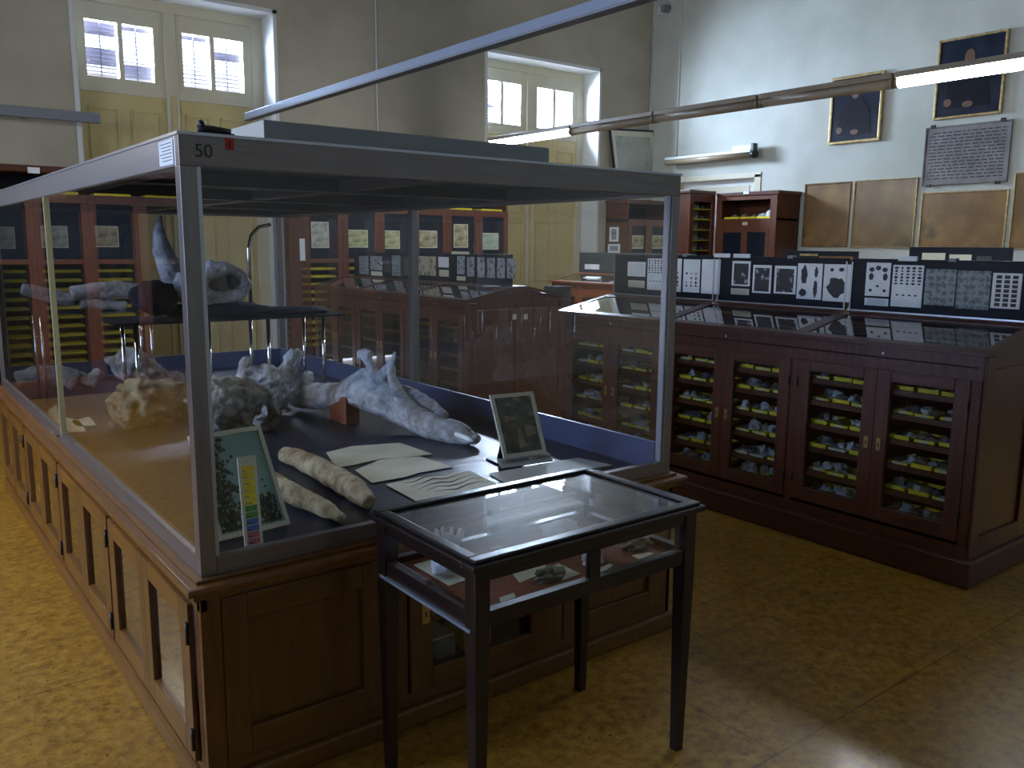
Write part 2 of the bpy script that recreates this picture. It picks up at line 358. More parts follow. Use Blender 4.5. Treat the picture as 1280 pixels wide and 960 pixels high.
# ------------------------------------------------------------------ room
X0, X1, Y0, Y1, ZC = -3.2, 11.1, -3.5, 10.6, 6.3
def struct(mb, name): return tag(build(mb, name), kind='structure')
struct(B((X0, Y0, -.1), (X1, Y1+.5, 0), 'floor'), 'floor')
struct(B((X0-.2, Y0-.2, ZC), (X1+.2, Y1+.7, ZC+.15), 'ceil'), 'ceiling')
wl_ = MB().box((X0-.3, Y0, -.1), (X0, 3.2, ZC), 'wall').box((X0-.3, 5.4, -.1), (X0, Y1+.5, ZC), 'wall').box((X0-.3, 3.2, -.1), (X0, 5.4, 1.2), 'wall').box((X0-.3, 3.2, 3.8), (X0, 5.4, ZC), 'wall')
struct(wl_, 'wall_left')
w3 = empty('window_3', (X0-.1, 4.3, 1.2), kind='structure')
f3 = MB().box((X0-.14, 3.2, 1.2), (X0-.08, 3.28, 3.8), 'cream2').box((X0-.14, 5.32, 1.2), (X0-.08, 5.4, 3.8), 'cream2').box((X0-.14, 3.28, 1.2), (X0-.08, 5.32, 1.28), 'cream2').box((X0-.14, 3.28, 3.72), (X0-.08, 5.32, 3.8), 'cream2').box((X0-.14, 4.26, 1.28), (X0-.08, 4.34, 3.72), 'cream2').box((X0-.14, 3.28, 2.9), (X0-.08, 5.32, 2.96), 'cream2')
build(f3, 'window_frame', w3); build(B((X0-.112, 3.28, 1.28), (X0-.108, 5.32, 3.72), 'tglass'), 'pane', w3)
struct(B((X0-.2, Y0-.2, -.1), (X1+.2, Y0, ZC), 'wall'), 'wall_front')
DY0, DY1, DZ = 8.31, 9.9, 2.77
wr = MB()
wr.box((X1, Y0, -.1), (X1+.5, DY0, ZC), 'wall').box((X1, DY1, -.1), (X1+.5, Y1+.5, ZC), 'wall').box((X1, DY0, DZ), (X1+.5, DY1, ZC), 'wall')
struct(wr, 'wall_right')
WX = (2.12, 7.64); WW = 2.27; WT = 4.47
wb = MB()
xs = [X0, WX[0], WX[0]+WW, WX[1], WX[1]+WW, X1+.5]
for a, b in ((0, 1), (2, 3), (4, 5)): wb.box((xs[a], Y1, -.1), (xs[b], Y1+.5, ZC), 'wall_back')
for a in (1, 3): wb.box((xs[a], Y1, WT), (xs[a+1], Y1+.5, ZC), 'wall_back')
struct(wb, 'wall_back')
# door in the right wall behind the corner cabinets
d = empty('door_1', (X1+.2, (DY0+DY1)/2, 0), kind='structure')
build(B((X1-.015, DY0-.08, 0), (X1+.12, DY0+.04, DZ), 'cream2', .006).box((X1-.015, DY1-.04, 0), (X1+.12, DY1+.08, DZ), 'cream2', .006).box((X1-.015, DY0-.08, DZ-.05), (X1+.12, DY1+.08, DZ+.03), 'cream2', .006), 'door_frame', d)
dl = build(B((X1+.10, DY0+.04, 0), (X1+.15, DY1-.04, DZ-.05), 'wall_white').box((X1+.09, DY0+.20, 2.2), (X1+.10, DY1-.2, 2.62), 'cream2').box((X1+.09, DY0+.20, .2), (X1+.10, 9.05, 2.0), 'cream2').box((X1+.09, 9.15, .2), (X1+.10, DY1-.2, 2.0), 'cream2'), 'door_leaf', d)
# windows: four lights above four tall panelled shutters
def window(name, ox, slats):
    r = empty(name, (ox+WW/2, Y1+.35, 0), kind='structure')
    yf = Y1+.36
    rv = MB()
    rv.box((ox-.035, Y1-.012, 0), (ox+.012, yf+.1, WT+.03), 'wall_white').box((ox+WW-.012, Y1-.012, 0), (ox+WW+.035, yf+.1, WT+.03), 'wall_white').box((ox-.035, Y1-.012, WT-.012), (ox+WW+.035, yf+.1, WT+.035), 'wall_white')
    build(rv, 'reveal_lining', r, 'white plastered window reveal')
    fr = MB(); c = 'cream2'
    fr.box((ox, yf, 0), (ox+.10, yf+.08, WT), c, .008).box((ox+WW-.16, yf, 0), (ox+WW, yf+.08, WT), c, .008)
    fr.box((ox+.1, yf-.01, WT-.13), (ox+WW-.16, yf+.08, WT), c, .008).box((ox+1.045, yf-.02, 0), (ox+1.19, yf+.08, WT-.13), c, .01)
    fr.box((ox+.1, yf, 3.36), (ox+WW-.16, yf+.08, 3.47), c, .008)
    build(fr, 'window_frame', r)
    px = [(ox+.19, ox+.54), (ox+.59, ox+.93), (ox+1.265, ox+1.595), (ox+1.65, ox+2.01)]
    edges = [ox+.10, ox+.565, ox+1.045, ox+1.19, ox+1.622, ox+WW-.16]
    for i, (a, b) in enumerate(px):
        e0, e1 = [(edges[0], edges[1]), (edges[1], edges[2]), (edges[3], edges[4]), (edges[4], edges[5])][i]
        cs = MB(); z0, z1 = 3.53, 4.15
        cs.box((e0, yf+.01, 3.47), (a, yf+.055, WT-.13), c).box((b, yf+.01, 3.47), (e1, yf+.055, WT-.13), c).box((a, yf+.01, 3.47), (b, yf+.055, z0), c).box((a, yf+.01, z1), (b, yf+.055, WT-.13), c)
        cs = build(cs, 'casement', r)
        build(B((a, yf+.03, z0), (b, yf+.034, z1), 'tglass'), 'pane', cs)
        bl = MB(); n = slats[i]
        if n:
            for k in range(13):
                z = z0 + (z1-z0)*(k+.5)/13
                t = .019 if k in n else .004
                bl.prism([(a, yf+.12, z+t), (a, yf+.155, z-t), (a, yf+.155, z-t+.008), (a, yf+.12, z+t+.008)], (b-a, 0, 0), 'slat')
            bl.box(((a+b)/2-.008, yf+.11, z0), ((a+b)/2+.008, yf+.12, z1), 'slat')
            build(bl, 'louvre_blind', cs)
    pn = [(edges[0], edges[1]), (edges[1], edges[2]), (edges[3], edges[4]), (edges[4], edges[5])]
    for i, (a, b) in enumerate(pn):
        s = MB(); s.box((a, yf+.012, .05), (b, yf+.05, 3.36), 'cream')
        for z0, z1 in ((.25, .95), (1.08, 2.05), (2.18, 3.2)):
            for q in ((a+.07, z0, b-.07, z0+.025), (a+.07, z1-.025, b-.07, z1), (a+.07, z0, a+.09, z1), (b-.09, z0, b-.07, z1)):
                s.box((q[0], yf-.002, q[1]), (q[2], yf+.013, q[3]), 'cream', .004)
        build(s, 'shutter', r, 'cream yellow panelled shutter leaf')
    build(B((ox+1.10, yf-.04, .05), (ox+1.145, yf-.018, 3.40), 'cream', .006), 'closing_strip', r)
    build(B((ox+.05, yf+.4, 3.3), (ox+.06, yf+.41, 3.31), 'cream'), 'bolt', r) if 0 else None
    return r
window('window_1', WX[0], [{0, 3, 4, 5, 6, 10, 11, 12}, {0, 1, 2, 3, 12}, {12}, {9, 8}])
window('window_2', WX[1], [{5}, (), (), ()])
# wall cables
for k, (x, y, z0, z1, lab) in enumerate(((5.81, Y1-.012, 2.3, ZC, 'thin white cable running up the back wall between the windows'),
                                         (X1-.012, Y1-.03, 2.7, 5.3, 'thin pale cable running up the far room corner'),
                                         (X1-.012, 9.95, 3.05, ZC, 'thin white cable dropping to the small lamp on the right wall'))):
    c = MB().rod((x, y, z0), (x, y, z1), .012, 'white_plastic', 8)
    tag(build(c, 'wall_cable', smooth=True), lab, 'cable')
p = at(826, 14, x=X1-.05)
sb = MB().box((X1-.10, p.y-.12, p.z-.07), (X1-.001, p.y+.02, p.z+.07), 'white_plastic', .01); sb.box((X1-.17, p.y-.2, p.z-.05), (X1-.06, p.y-.1, p.z+.05), 'railgrey', .01)
tag(build(sb, 'junction_box'), 'small grey junction box high in the far room corner', 'junction box')

# ------------------------------------------------------------------ lamps
def luminaire(name, x, y0, y1, z, on, lab, grp=None, mat=None):
    o = empty(name, (x, (y0+y1)/2, z), lab, 'ceiling light', grp)
    g = .012; a, b = y0+g, y1-g
    build(B((x-.05, a, z+.03), (x+.05, b, z+.075), 'tube_off', .006), 'housing', o)
    pts = [(x, a+.02, z), (x, b-.02, z)]
    build(MB().sweep(pts, .042, (mat or 'tube_on') if on else 'tube_off', 18), 'tube_cover', o, 'glowing white tube' if on else 'unlit yellowed cover', True)
    for q0, q1 in ((a, a+.02), (b-.02, b)): build(MB().sweep([(x, q0, z), (x, q1, z)], .044, 'tube_off', 18), 'end_cap', o)
    return o
LX = 6.62; LZ = 2.94
yA, yB = at(716, 166, x=LX).y, at(1119, 108, x=LX).y
yE = at(612, 178, x=LX).y
luminaire('tube_light', LX, yA, yE, LZ, True, 'burning tube light at the far end of the hanging run, by the window')
m = (yA-yB)/3
for k, t in enumerate(('nearest the window', 'in the middle', 'nearest the burning tube on the right')):
    luminaire('tube_light', LX, yA-m*(k+1), yA-m*k, LZ, False, 'unlit yellowed tube light in the hanging run, %s' % t)
luminaire('tube_light', LX, yB-1.55, yB, LZ, True, 'burning tube light at the right edge of the view, in front of a portrait')
luminaire('tube_light', LX, yB-3.15, yB-1.6, LZ, False, 'unlit tube light continuing the hanging run outside the right edge')
for k, t in enumerate(('nearest the camera', 'in the middle', 'nearest the window wall')):   # second run of the room, outside the view
    luminaire('tube_light', -.8, 3.5+k*1.95, 5.05+k*1.95, LZ, True, 'burning tube light along the left side of the room, %s' % t, None, 'tube_left')
# rail
a = at(309, 148, z=2.94); rl = empty('hanging_rail', (a.x, 5.5, 2.94), 'long metal rail, daylight blue in its colour, hanging above the big glass case', 'rail')
rx = a.x
build(B((rx-.03, 1.6, 2.93), (rx+.03, a.y, 2.992), 'rail', .004), 'channel', rl)
build(B((rx-.04, 1.6, 2.915), (rx+.04, a.y+.02, 2.93), 'railgrey'), 'bottom_flange', rl)
y = 10.25; p0, p1 = at(-60, 140, y=y), at(125, 148, y=y)
rl = empty('wall_rail', ((p0.x+p1.x)/2, y, p1.z), 'short grey metal rail on the back wall at the left edge', 'rail')
build(B((p0.x-1.5, y-.03, p1.z-.055), (p1.x, y+.03, p1.z+.05), 'railgrey', .004), 'channel', rl)
for x in (p0.x-1.2, p1.x-.7): build(B((x, y+.03, p1.z-.03), (x+.04, Y1, p1.z+.01), 'railgrey'), 'bracket', rl)
# wall lamp on right wall
xl = 10.93; q0, q1 = at(833, 203, x=xl), at(944, 194, x=xl)
wl = empty('wall_lamp', (xl, (q0.y+q1.y)/2, q0.z), 'short unlit tube lamp bracketed to the right wall above the corner cabinets', 'wall lamp')
build(MB().sweep([(xl, q1.y+.06, q0.z), (xl, q0.y, q0.z)], .05, 'tube_off', 16), 'tube_cover', wl, smooth=True)
build(B((xl-.05, q1.y+.06, q0.z+.03), (xl+.05, q0.y, q0.z+.07), 'white_plastic', .005), 'housing', wl)
build(MB().sweep([(xl, q1.y-.01, q0.z), (xl, q1.y+.06, q0.z)], .062, 'black', 14).box((xl-.05, q1.y, q0.z+.04), (xl+.05, q1.y+.05, q0.z+.16), 'black', .01), 'end_cap', wl)
build(B((xl-.02, q1.y+.06, q0.z+.07), (xl+.06, q1.y+.42, q0.z+.15), 'white_plastic', .02), 'ballast', wl)
for yb_ in (q1.y+.25, q0.y-.25): build(MB().rod((xl, yb_, q0.z+.05), (X1, yb_, q0.z+.05), .015, 'white_plastic'), 'bracket', wl)

# ------------------------------------------------------------------ pictures on the right wall
def rect_x(x, a, b, c=None):       # rectangle on plane x from two opposite photo corners
    p, q = at(*a, x=x), at(*b, x=x); return min(p.y, q.y), max(p.y, q.y), min(p.z, q.z), max(p.z, q.z)
def framed(name, lab, cat, a, b, mat, fmat, fw=.05, d=.05, extra=None):
    y0, y1, z0, z1 = rect_x(X1-d, a, b)
    o = empty(name, (X1-d/2, (y0+y1)/2, z0), lab, cat)
    f = MB()
    f.box((X1-d, y0, z0), (X1-.002, y1, z0+fw), fmat, .006).box((X1-d, y0, z1-fw), (X1-.002, y1, z1), fmat, .006)
    f.box((X1-d, y0, z0+fw), (X1-.002, y0+fw, z1-fw), fmat, .006).box((X1-d, y1-fw, z0+fw), (X1-.002, y1, z1-fw), fmat, .006)
    build(f, 'frame', o)
    c = build(B((X1-d+.015, y0+fw, z0+fw), (X1-.004, y1-fw, z1-fw), mat), 'picture', o)
    if extra: extra(c, y0, y1, z0, z1, X1-d+.014)
    return o
def portrait(face):
    def fn(c, y0, y1, z0, z1, x):
        W, H = y1-y0, z1-z0; ym = (y0+y1)/2; mb = MB()
        mb.prism([(x, ym-.32*W, z0+.12*H), (x, ym+.34*W, z0+.12*H), (x, ym+.30*W, z0+.45*H), (x, ym+.16*W, z0+.66*H), (x, ym-.12*W, z0+.66*H), (x, ym-.27*W, z0+.45*H)], (-.003, 0, 0), 'robe')
        for (cy, cz, r1, r2) in ((ym+.02*W, z0+.74*H, .075*W, .095*H), (ym+.30*W, z0+.2*H, .06*W, .05*H), (ym, z0+.16*H, .08*W, .04*H)):
            mb.prism([(x-.003, cy+r1*math.cos(t*PI/6), cz+r2*math.sin(t*PI/6)) for t in range(12)], (-.002, 0, 0), 'skin_paint')
        build(mb, 'painted_figure', c)
    return fn
framed('portrait_painting', 'dark portrait of a robed figure in a narrow gilt frame, left of the two portraits', 'painting', (1040, 98), (1099, 175), 'canvas', 'gilt', .035, .06, portrait(1))
framed('portrait_painting', 'dark portrait partly covered by the burning tube light at upper right', 'painting', (1174, 51), (1251, 141), 'canvas', 'gilt', .028, .06, portrait(0))
def plaque_lines(c, y0, y1, z0, z1, x):
    mb = MB(); n = 15; random.seed(3)
    for k in range(n):
        z = z1-.08-(z1-z0-.16)*k/(n-1); y = y0+.06
        while y < y1-.08:
            L = random.uniform(.03, .10); mb.box((x-.002, y, z-.008), (x, min(y+L, y1-.06), z+.006), 'ink'); y += L+.022
    build(mb, 'engraved_text', c)
pq = framed('inscribed_plaque', 'grey plaque covered in lines of small text, fixed with four screws above the maps', 'plaque', (1157, 160), (1258, 227), 'slate', 'slate', .02, .04, plaque_lines)
y0, y1, z0, z1 = rect_x(X1-.04, (1157, 160), (1258, 227))
for yy in (y0+.1, y1-.1):
    for zz in (z0-.005, z1+.005): build(B((X1-.055, yy-.03, zz-.02), (X1-.035, yy+.03, zz+.02), 'black', .004), 'clip', pq)
framed('wall_map', 'narrow brown varnished map, leftmost of the row on the right wall', 'map', (1006, 230), (1058, 309), 'map', 'map', .02, .03)
framed('wall_map', 'tall brown map with a large dark patch and gilt edge, second in the row', 'map', (1068, 226), (1140, 310), 'map2', 'gilt', .014, .035)
framed('wall_map', 'wide brown map with gilt edge directly below the grey plaque', 'map', (1152, 241), (1254, 311), 'map', 'gilt', .018, .035)
framed('wall_map', 'brown map cut off by the right edge of the view', 'map', (1269, 216), (1330, 312), 'map', 'gilt', .012, .03)

# ------------------------------------------------------------------ trays and stones (shared meshes)
def proto_mesh(mb):
    o = mb.build('p', None, False, (0, 0, 0)); me = o.data; bpy.data.objects.remove(o); return me
def tray_mesh(L, W, H, m='yellow', lab=True):     # L along y, front face at -x
    t = .004; mb = MB()
    mb.box((-W/2, -L/2, 0), (W/2, L/2, .003), m).box((-W/2, -L/2, 0), (-W/2+t, L/2, H), m).box((W/2-t, -L/2, 0), (W/2, L/2, H), m)
    mb.box((-W/2, -L/2, 0), (W/2, -L/2+t, H), m).box((-W/2, L/2-t, 0), (W/2, L/2, H), m)
    if lab: mb.box((-W/2-.001, -L*.2, .002), (-W/2, L*.25, H*.8), 'ywhite')
    return proto_mesh(mb)
TR = [tray_mesh(.108, .20, .016), tray_mesh(.108, .20, .022, lab=False), tray_mesh(.108, .20, .015, 'ywhite', False)]
def rock_mesh(seed, m, r=(.024, .03, .018)):
    return proto_mesh(MB().blob((0, 0, r[2]*.5), r, m, seed, 2, .55, 1.5, True))
RK = [rock_mesh(i, ['rock1', 'rock1', 'rock2', 'rock3', 'rock1', 'rock2'][i % 6], (random.uniform(.018, .032), random.uniform(.02, .034), random.uniform(.014, .026))) for i in range(12)]
CARD = proto_mesh(MB().box((-.02, -.014, 0), (.02, .014, .0015), 'white'))
def inst(name, me, loc, rz, lab, cat, grp, sc=1):
    o = bpy.data.objects.new(name, me); o.location = loc; o.rotation_euler = (0, 0, rz); o.scale = (sc,)*3; COL.objects.link(o)
    return tag(o, lab, cat, grp)

# ------------------------------------------------------------------ double-sided desk cabinets
ORD = ['top', 'second', 'third', 'fourth', 'fifth', 'lowest']
SHZ = [.925, .80, .665, .53, .39, .262]
def desk_cabinet(lab, xc, y0, y1, ndoors, wd='maho', trays=False, near_end=True):
    hw = .58; xf = xc-hw                      # front plane
    o = empty('desk_cabinet', (xc, (y0+y1)/2, 0), lab, 'display cabinet')
    wy = 'maho_y' if wd == 'maho' else wd
    build(B((xf-.035, y0-.035, 0), (xc+hw+.035, y1+.035, .14), wy, .012), 'plinth', o)
    c = MB()
    c.box((xf, y0, .14), (xc+hw, y1, .20), wd)                                        # floor
    c.box((xc-.02, y0, .2), (xc+.02, y1, 1.14), 'inside')                           # partition
    c.box((xf+.025, y0+.02, 1.05), (xc+hw, y1-.02, 1.07), wd)
    c.box((xf+.001, y0+.029, 1.03), (xf+.025, y1-.029, 1.148), wd)                                  # apron
    c.box((xc+hw-.03, y0+.029, .2), (xc+hw-.001, y1-.029, 1.148), wd)                               # rear face
    for ye in (y0, y1-.03):                                                          # gabled ends
        c.prism([(xf, ye, .2), (xc+hw, ye, .2), (xc+hw, ye, 1.15), (xc+.1, ye, 1.255), (xc-.1, ye, 1.255), (xf, ye, 1.15)], (0, .03, 0), wd)
    build(c, 'carcass', o)
    e = MB()                                                                         # end panelling
    for s0, s1 in ((xf, xf+.09), (xc-.045, xc+.045), (xc+hw-.09, xc+hw)): e.box((s0, y0-.014, .14), (s1, y0, 1.145), wd, .004)
    e.box((xf+.09, y0-.013, .14), (xc+hw-.09, y0, .24), wd, .004).box((xf+.09, y0-.013, .98), (xc+hw-.09, y0, 1.08), wd, .004)
    build(e, 'end_panel', o)
    # lids: two sloping glazed frames per pair of doors, on both sides
    pw = (y1-y0)/(ndoors//2)
    for sgn in (-1, 1):
        def sl(t, dz=0): return (xc+sgn*(hw+.03-(hw-.07)*t), 1.165+.105*t+dz)       # (x,z) up the slope
        xa, za = sl(0); xb, zb = sl(1)
        bed = MB().prism([(sl(.05)[0], y0+.03, 1.09), (xb, y0+.03, 1.09), (xb, y0+.03, 1.095), (sl(.05)[0], y0+.03, 1.095)], (0, y1-y0-.06, 0), 'inside')
        build(bed, 'display_bed', o)
        for k in range(ndoors//2):
            a, b = y0+k*pw-(.03 if k == 0 else 0), y0+(k+1)*pw+(.03 if k == ndoors//2-1 else 0)
            f = MB()
            def strip(t0, t1, ya, yb, h=.022):
                p, q = sl(t0), sl(t1)
                f.prism([(p[0], ya, p[1]-.012), (q[0], ya, q[1]-.012), (q[0], ya, q[1]+h-.012), (p[0], ya, p[1]+h-.012)], (0, yb-ya, 0), wy)
            strip(0, .11, a, b); strip(.9, 1, a, b); strip(.11, .9, a, a+.04); strip(.11, .9, b-.04, b)
            fo = build(f, 'lid', o)
            p, q = sl(.10), sl(.91)
            build(MB().prism([(p[0], a+.03, p[1]+.001), (q[0], a+.03, q[1]+.001), (q[0], a+.03, q[1]+.005), (p[0], a+.03, p[1]+.005)], (0, b-a-.06, 0), 'tglass'), 'lid_pane', fo)
    build(B((xc-.10, y0-.01, 1.245), (xc+.10, y1+.01, 1.285), wy, .006), 'ridge_board', o)
    # doors
    dw = (y1-y0-.05*(ndoors//2+1))/ndoors; y = y0+.05
    DR = []
    for k in range(ndoors):
        a, b = y, y+dw
        DR.append((a, b)); f = MB(); t = xf-.012
        f.box((t, a, .22), (t+.025, a+.075, 1.03), wd, .004).box((t, b-.075, .22), (t+.025, b, 1.03), wd, .004)
        f.box((t, a+.075, .22), (t+.025, b-.075, .30), wy, .004).box((t, a+.075, .97), (t+.025, b-.075, 1.03), wy, .004)
        dr = build(f, 'door', o)
        build(B((t+.010, a+.07, .295), (t+.014, b-.07, .975), 'tglass'), 'door_pane', dr)
        ye = b-.035 if k % 2 == 0 else a+.035
        build(B((t-.003, ye-.012, .60), (t, ye+.012, .665), 'brass', .001).box((t-.004, ye-.003, .62), (t-.003, ye+.003, .64), 'black'), 'lock_plate', dr)
        for z in (.32, .88):
            yh = a+.003 if k % 2 == 0 else b-.003
            build(MB().rod((t-.002, yh, z), (t-.002, yh, z+.05), .005, 'black', 8), 'hinge', dr)
        y += dw + (.05 if k % 2 == 1 else 0)
    for k in range(ndoors//2+1):
        yy = y0+k*((y1-y0-.05)/(ndoors//2)); build(B((xf-.006, yy, .2), (xf+.03, yy+.05, 1.03), wd, .003), 'stile', o)
    for k in range(ndoors//2): build(MB().rod((xf-.004, y0+(k+.5)*pw, 1.115), (xf, y0+(k+.5)*pw, 1.115), .007, 'alu', 10), 'lock', o)
    nd = ['rightmost', 'second from right', 'third from right', 'fourth from right', 'fifth from right', 'leftmost']
    for si, z in enumerate(SHZ):
        s = MB()
        s.box((xf+.03, y0+.03, z-.022), (xc-.02, y1-.03, z), wd).box((xf+.022, y0+.03, z-.024), (xf+.03, y1-.03, z+.004), wd)
        build(s, 'shelf', o)
    if trays:
        rnd = random.Random(11)
        for di, (a, b) in enumerate(DR):
            for si, z in enumerate(SHZ):
                g = 'behind the %s door, %s shelf' % (nd[di], ORD[si])
                wdt = (b-a-.10)/3
                for k in range(3):
                    cy = a+.05+wdt*(k+.5); xx = xf+.155+rnd.uniform(-.012, .012)
                    big = rnd.random() < .12
                    inst('specimen_tray', TR[rnd.choice((0, 0, 0, 1, 1, 2))], (xx, cy, z+.001), rnd.uniform(-.03, .03), '%s card tray, %s shelf, %s door of the long dark desk cabinet' % (('right', 'middle', 'left')[k], ORD[si], nd[di]), 'tray', 'trays ' + g)
                if si and di < 4:
                    for k in range(2):
                        inst('label_card', CARD, (xf+rnd.uniform(.07, .11), a+.10+(b-a-.2)*(k*.7+rnd.uniform(0, .3)), z+.019), PI/2+rnd.uniform(-.5, .5), 'small white card at %s, %s shelf, %s door, long dark desk cabinet' % (('right', 'left')[k], ORD[si], nd[di]), 'card', 'white cards ' + g, 1.25)
                for k in range(6):
                    cy = a+.06+(b-a-.12)*(k+.5)/6; me = rnd.choice(RK)
                    sc = rnd.uniform(.9, 1.5) if si else rnd.uniform(.5, .8)
                    if si in (3, 5) and k in (1, 4): sc *= 1.35
                    inst('mineral_specimen', me, (xf+.10+rnd.uniform(0, .08), cy+rnd.uniform(-.006, .006), z+.005), rnd.uniform(0, 6), 'stone %s, %s shelf, %s door, long dark desk cabinet' % (('at the right end', 'second from right', 'third from right', 'third from left', 'second from left', 'at the left end')[k], ORD[si], nd[di]), 'mineral', 'stones ' + g, sc)
    return o, DR
desk_cabinet('long dark desk cabinet with glazed doors and stone trays, in front at right', 4.80, 1.80, 4.85, 6, 'maho', True)
o, DR = desk_cabinet('dark desk cabinet seen through the big case, plain gabled end with two pale tabs', 4.86, 6.22, 9.40, 6, 'maho', False)
for px in (643.5, 657.5):
    p = at(px, 396, y=6.2)
    build(B((p.x-.022, 6.203, p.z-.025), (p.x+.022, 6.206, p.z+.025), 'ywhite', .001), 'tab_label', o, 'pale square tab')
desk_cabinet('desk cabinet far behind, its orange-brown tone painted window light, under a grey board', 8.42, 7.0, 9.28, 4, 'maho_lit', False)
desk_cabinet('desk cabinet mostly hidden behind the long dark one, near the maps', 8.42, 2.9, 5.95, 6, 'maho', False)

# display boards standing on the ridges
def plate(mb_kind, par, x, y0, y1, z0, z1, i, lab=None):
    pass
def ink_motif(kind, par, x, y0, y1, z0, z1):
    W, H = y1-y0, z1-z0; mb = MB()
    def el(cy, cz, ry, rz, seed=0, n=14, m='ink'):
        mb.prism([(x, y0+W*(cy+ry*math.cos(2*PI*t/n)*(1+.18*math.sin(3.1*t+seed))), z0+H*(cz+rz*math.sin(2*PI*t/n)*(1+.18*math.cos(2.3*t+seed)))) for t in range(n)], (-.0006, 0, 0), m)
    if kind == 'skull': el(.5, .38, .34, .27, 1); el(.34, .86, .1, .055, 2); el(.7, .85, .07, .05, 3)
    elif kind == 'tools': el(.72, .68, .13, .26, 4); el(.24, .76, .07, .15, 5); el(.75, .18, .15, .11, 6); el(.25, .3, .08, .24, 7)
    elif kind == 'grid':
        for r in range(7):
            for c in range(3): mb.box((x-.0006, y0+W*(.12+.28*c), z0+H*(.06+.13*r)), (x, y0+W*(.12+.28*c+.19), z0+H*(.06+.13*r+.095)), 'ink')
    elif kind == 'shells':
        for k in range(3): el(.5+(k-1)*.27, .84-.05*abs(k-1), .11, .07, k)
        for k in (0, 1): el(.2+.58*k, .58, .10, .11, k+4); el(.2+.58*k, .17, .07, .045, k+6)
        el(.5, .3, .06, .035, 9)
    elif kind == 'small':
        rnd = random.Random(5)
        for r in range(6):
            for c in range(5):
                el(.12+.19*c, .93-.075*r, rnd.uniform(.035, .07), rnd.uniform(.018, .034), r+c)
        for c in range(4): el(.2+.2*c, .28, .05, .02, c)
    elif kind == 'photo': mb.box((x-.0006, y0+W*.10, z0+H*.06), (x, y1-W*.10, z1-H*.10), 'pl_c')
    elif kind == 'lines':
        for r in range(9): mb.box((x-.0006, y0+W*.12, z0+H*(.12+.09*r)), (x, y1-W*.12, z0+H*(.13+.09*r)), 'ink')
    elif kind == 'figs':
        rnd = random.Random(8)
        for r in range(5):
            for c in range(3):
                if r < 2 or rnd.random() < .5: el(.22+.28*c, .85-.14*r if r > 1 else .3-.1*r, rnd.uniform(.03, .08), rnd.uniform(.015, .05), r*c)
    if mb.mats: build(mb, 'figures', par)
    else: mb.bm.free()
def board(lab, x, y0, y1, z0, z1, prints, mat='board', grp=None, strip=True, stand=None):
    o = empty('display_board', (x, (y0+y1)/2, z0), lab, 'display board', grp)
    build(B((x-.012, y0, z0), (x+.012, y1, z1), mat, .003), 'panel', o)
    if strip:
        s = B((x-.020, y0, z0), (x-.012, y1, z0+.008), 'alu').box((x-.018, y0, z0+.008), (x-.012, y0+.008, z1-.02), 'alu').box((x-.018, y1-.008, z0+.008), (x-.012, y1, z1-.02), 'alu')
        build(s, 'edge_trim', o, 'thin bright metal trim')
    for pr in prints:
        a, b, m, kind = pr[:4]
        p, q = at(*a, x=x-.013), at(*b, x=x-.013)
        ya, yb, za, zb = min(p.y, q.y), max(p.y, q.y), min(p.z, q.z), max(p.z, q.z)
        pl = build(B((x-.0145, ya, za), (x-.012, yb, zb), m), 'print', o)
        if kind: ink_motif(kind, pl, x-.0146, ya, yb, za, zb)
    return o
bx = 4.745
board('dark board on the long cabinet, text sheets and pale plates, left of three', bx, 3.855, 4.84, 1.286, 1.595,
      [((785, 327), (806.5, 346), 'white', 'lines'), ((785.5, 350), (805.5, 360), 'paper', 'lines'), ((810, 323), (828, 363), 'white', 'small'), ((832, 323), (851, 365), 'white', 'figs'), ((855, 324), (874, 366), 'white', 'figs'), ((878, 324), (899, 368), 'white', None)])
board('dark board on the long cabinet, photographs and skull plate, middle of three', bx, 2.855, 3.82, 1.286, 1.595,
      [((916, 326), (937, 358), 'white', 'photo'), ((914, 360), (936, 369), 'paper', 'lines'), ((942, 331), (963, 367), 'white', 'photo'), ((969, 332), (994, 368), 'white', 'photo'), ((998, 329), (1026, 375), 'white', 'tools'), ((1031, 330), (1061, 378), 'white', 'skull')])
board('dark board on the long cabinet, fossil plates and photo grid, right of three', bx, 1.83, 2.825, 1.286, 1.595,
      [((1084, 328), (1111, 371), 'white', 'shells'), ((1081, 372), (1110, 383), 'white', 'lines'), ((1117, 331), (1151, 385), 'white', 'small'), ((1158, 336), (1192, 383), 'pl_b', None), ((1198, 338), (1235, 388), 'pl_b', None), ((1242, 341), (1274, 387), 'white', 'grid')])
def tag_on(px0, px1, py0, py1, lab):
    p, q = at(px0, py0, x=bx-.02), at(px1, py1, x=bx-.02)
    o = tag(build(B((bx-.022, q.y, 1.585), (bx-.0125, p.y, 1.612), 'white', .001), 'title_card'), lab, 'card'); return o
tag_on(893, 912, 318, 323, 'white title card on top of the left board at its right end')
tag_on(917, 937, 318, 323, 'white title card on top of the middle board at its left end')
tag_on(1123, 1146, 324, 329, 'white title card on top of the right board above the shell plate')
for pxa in (858, 990, 1193):
    p = at(pxa, 320, x=bx); tag(build(B((bx-.02, p.y-.02, 1.585), (bx+.02, p.y+.02, 1.606), 'railgrey', .003), 'board_clip'), 'small grey clip on top of the %s display board of the long cabinet' % {858: 'left', 990: 'middle', 1193: 'right'}[pxa], 'clip', 'grey clips on the display boards')
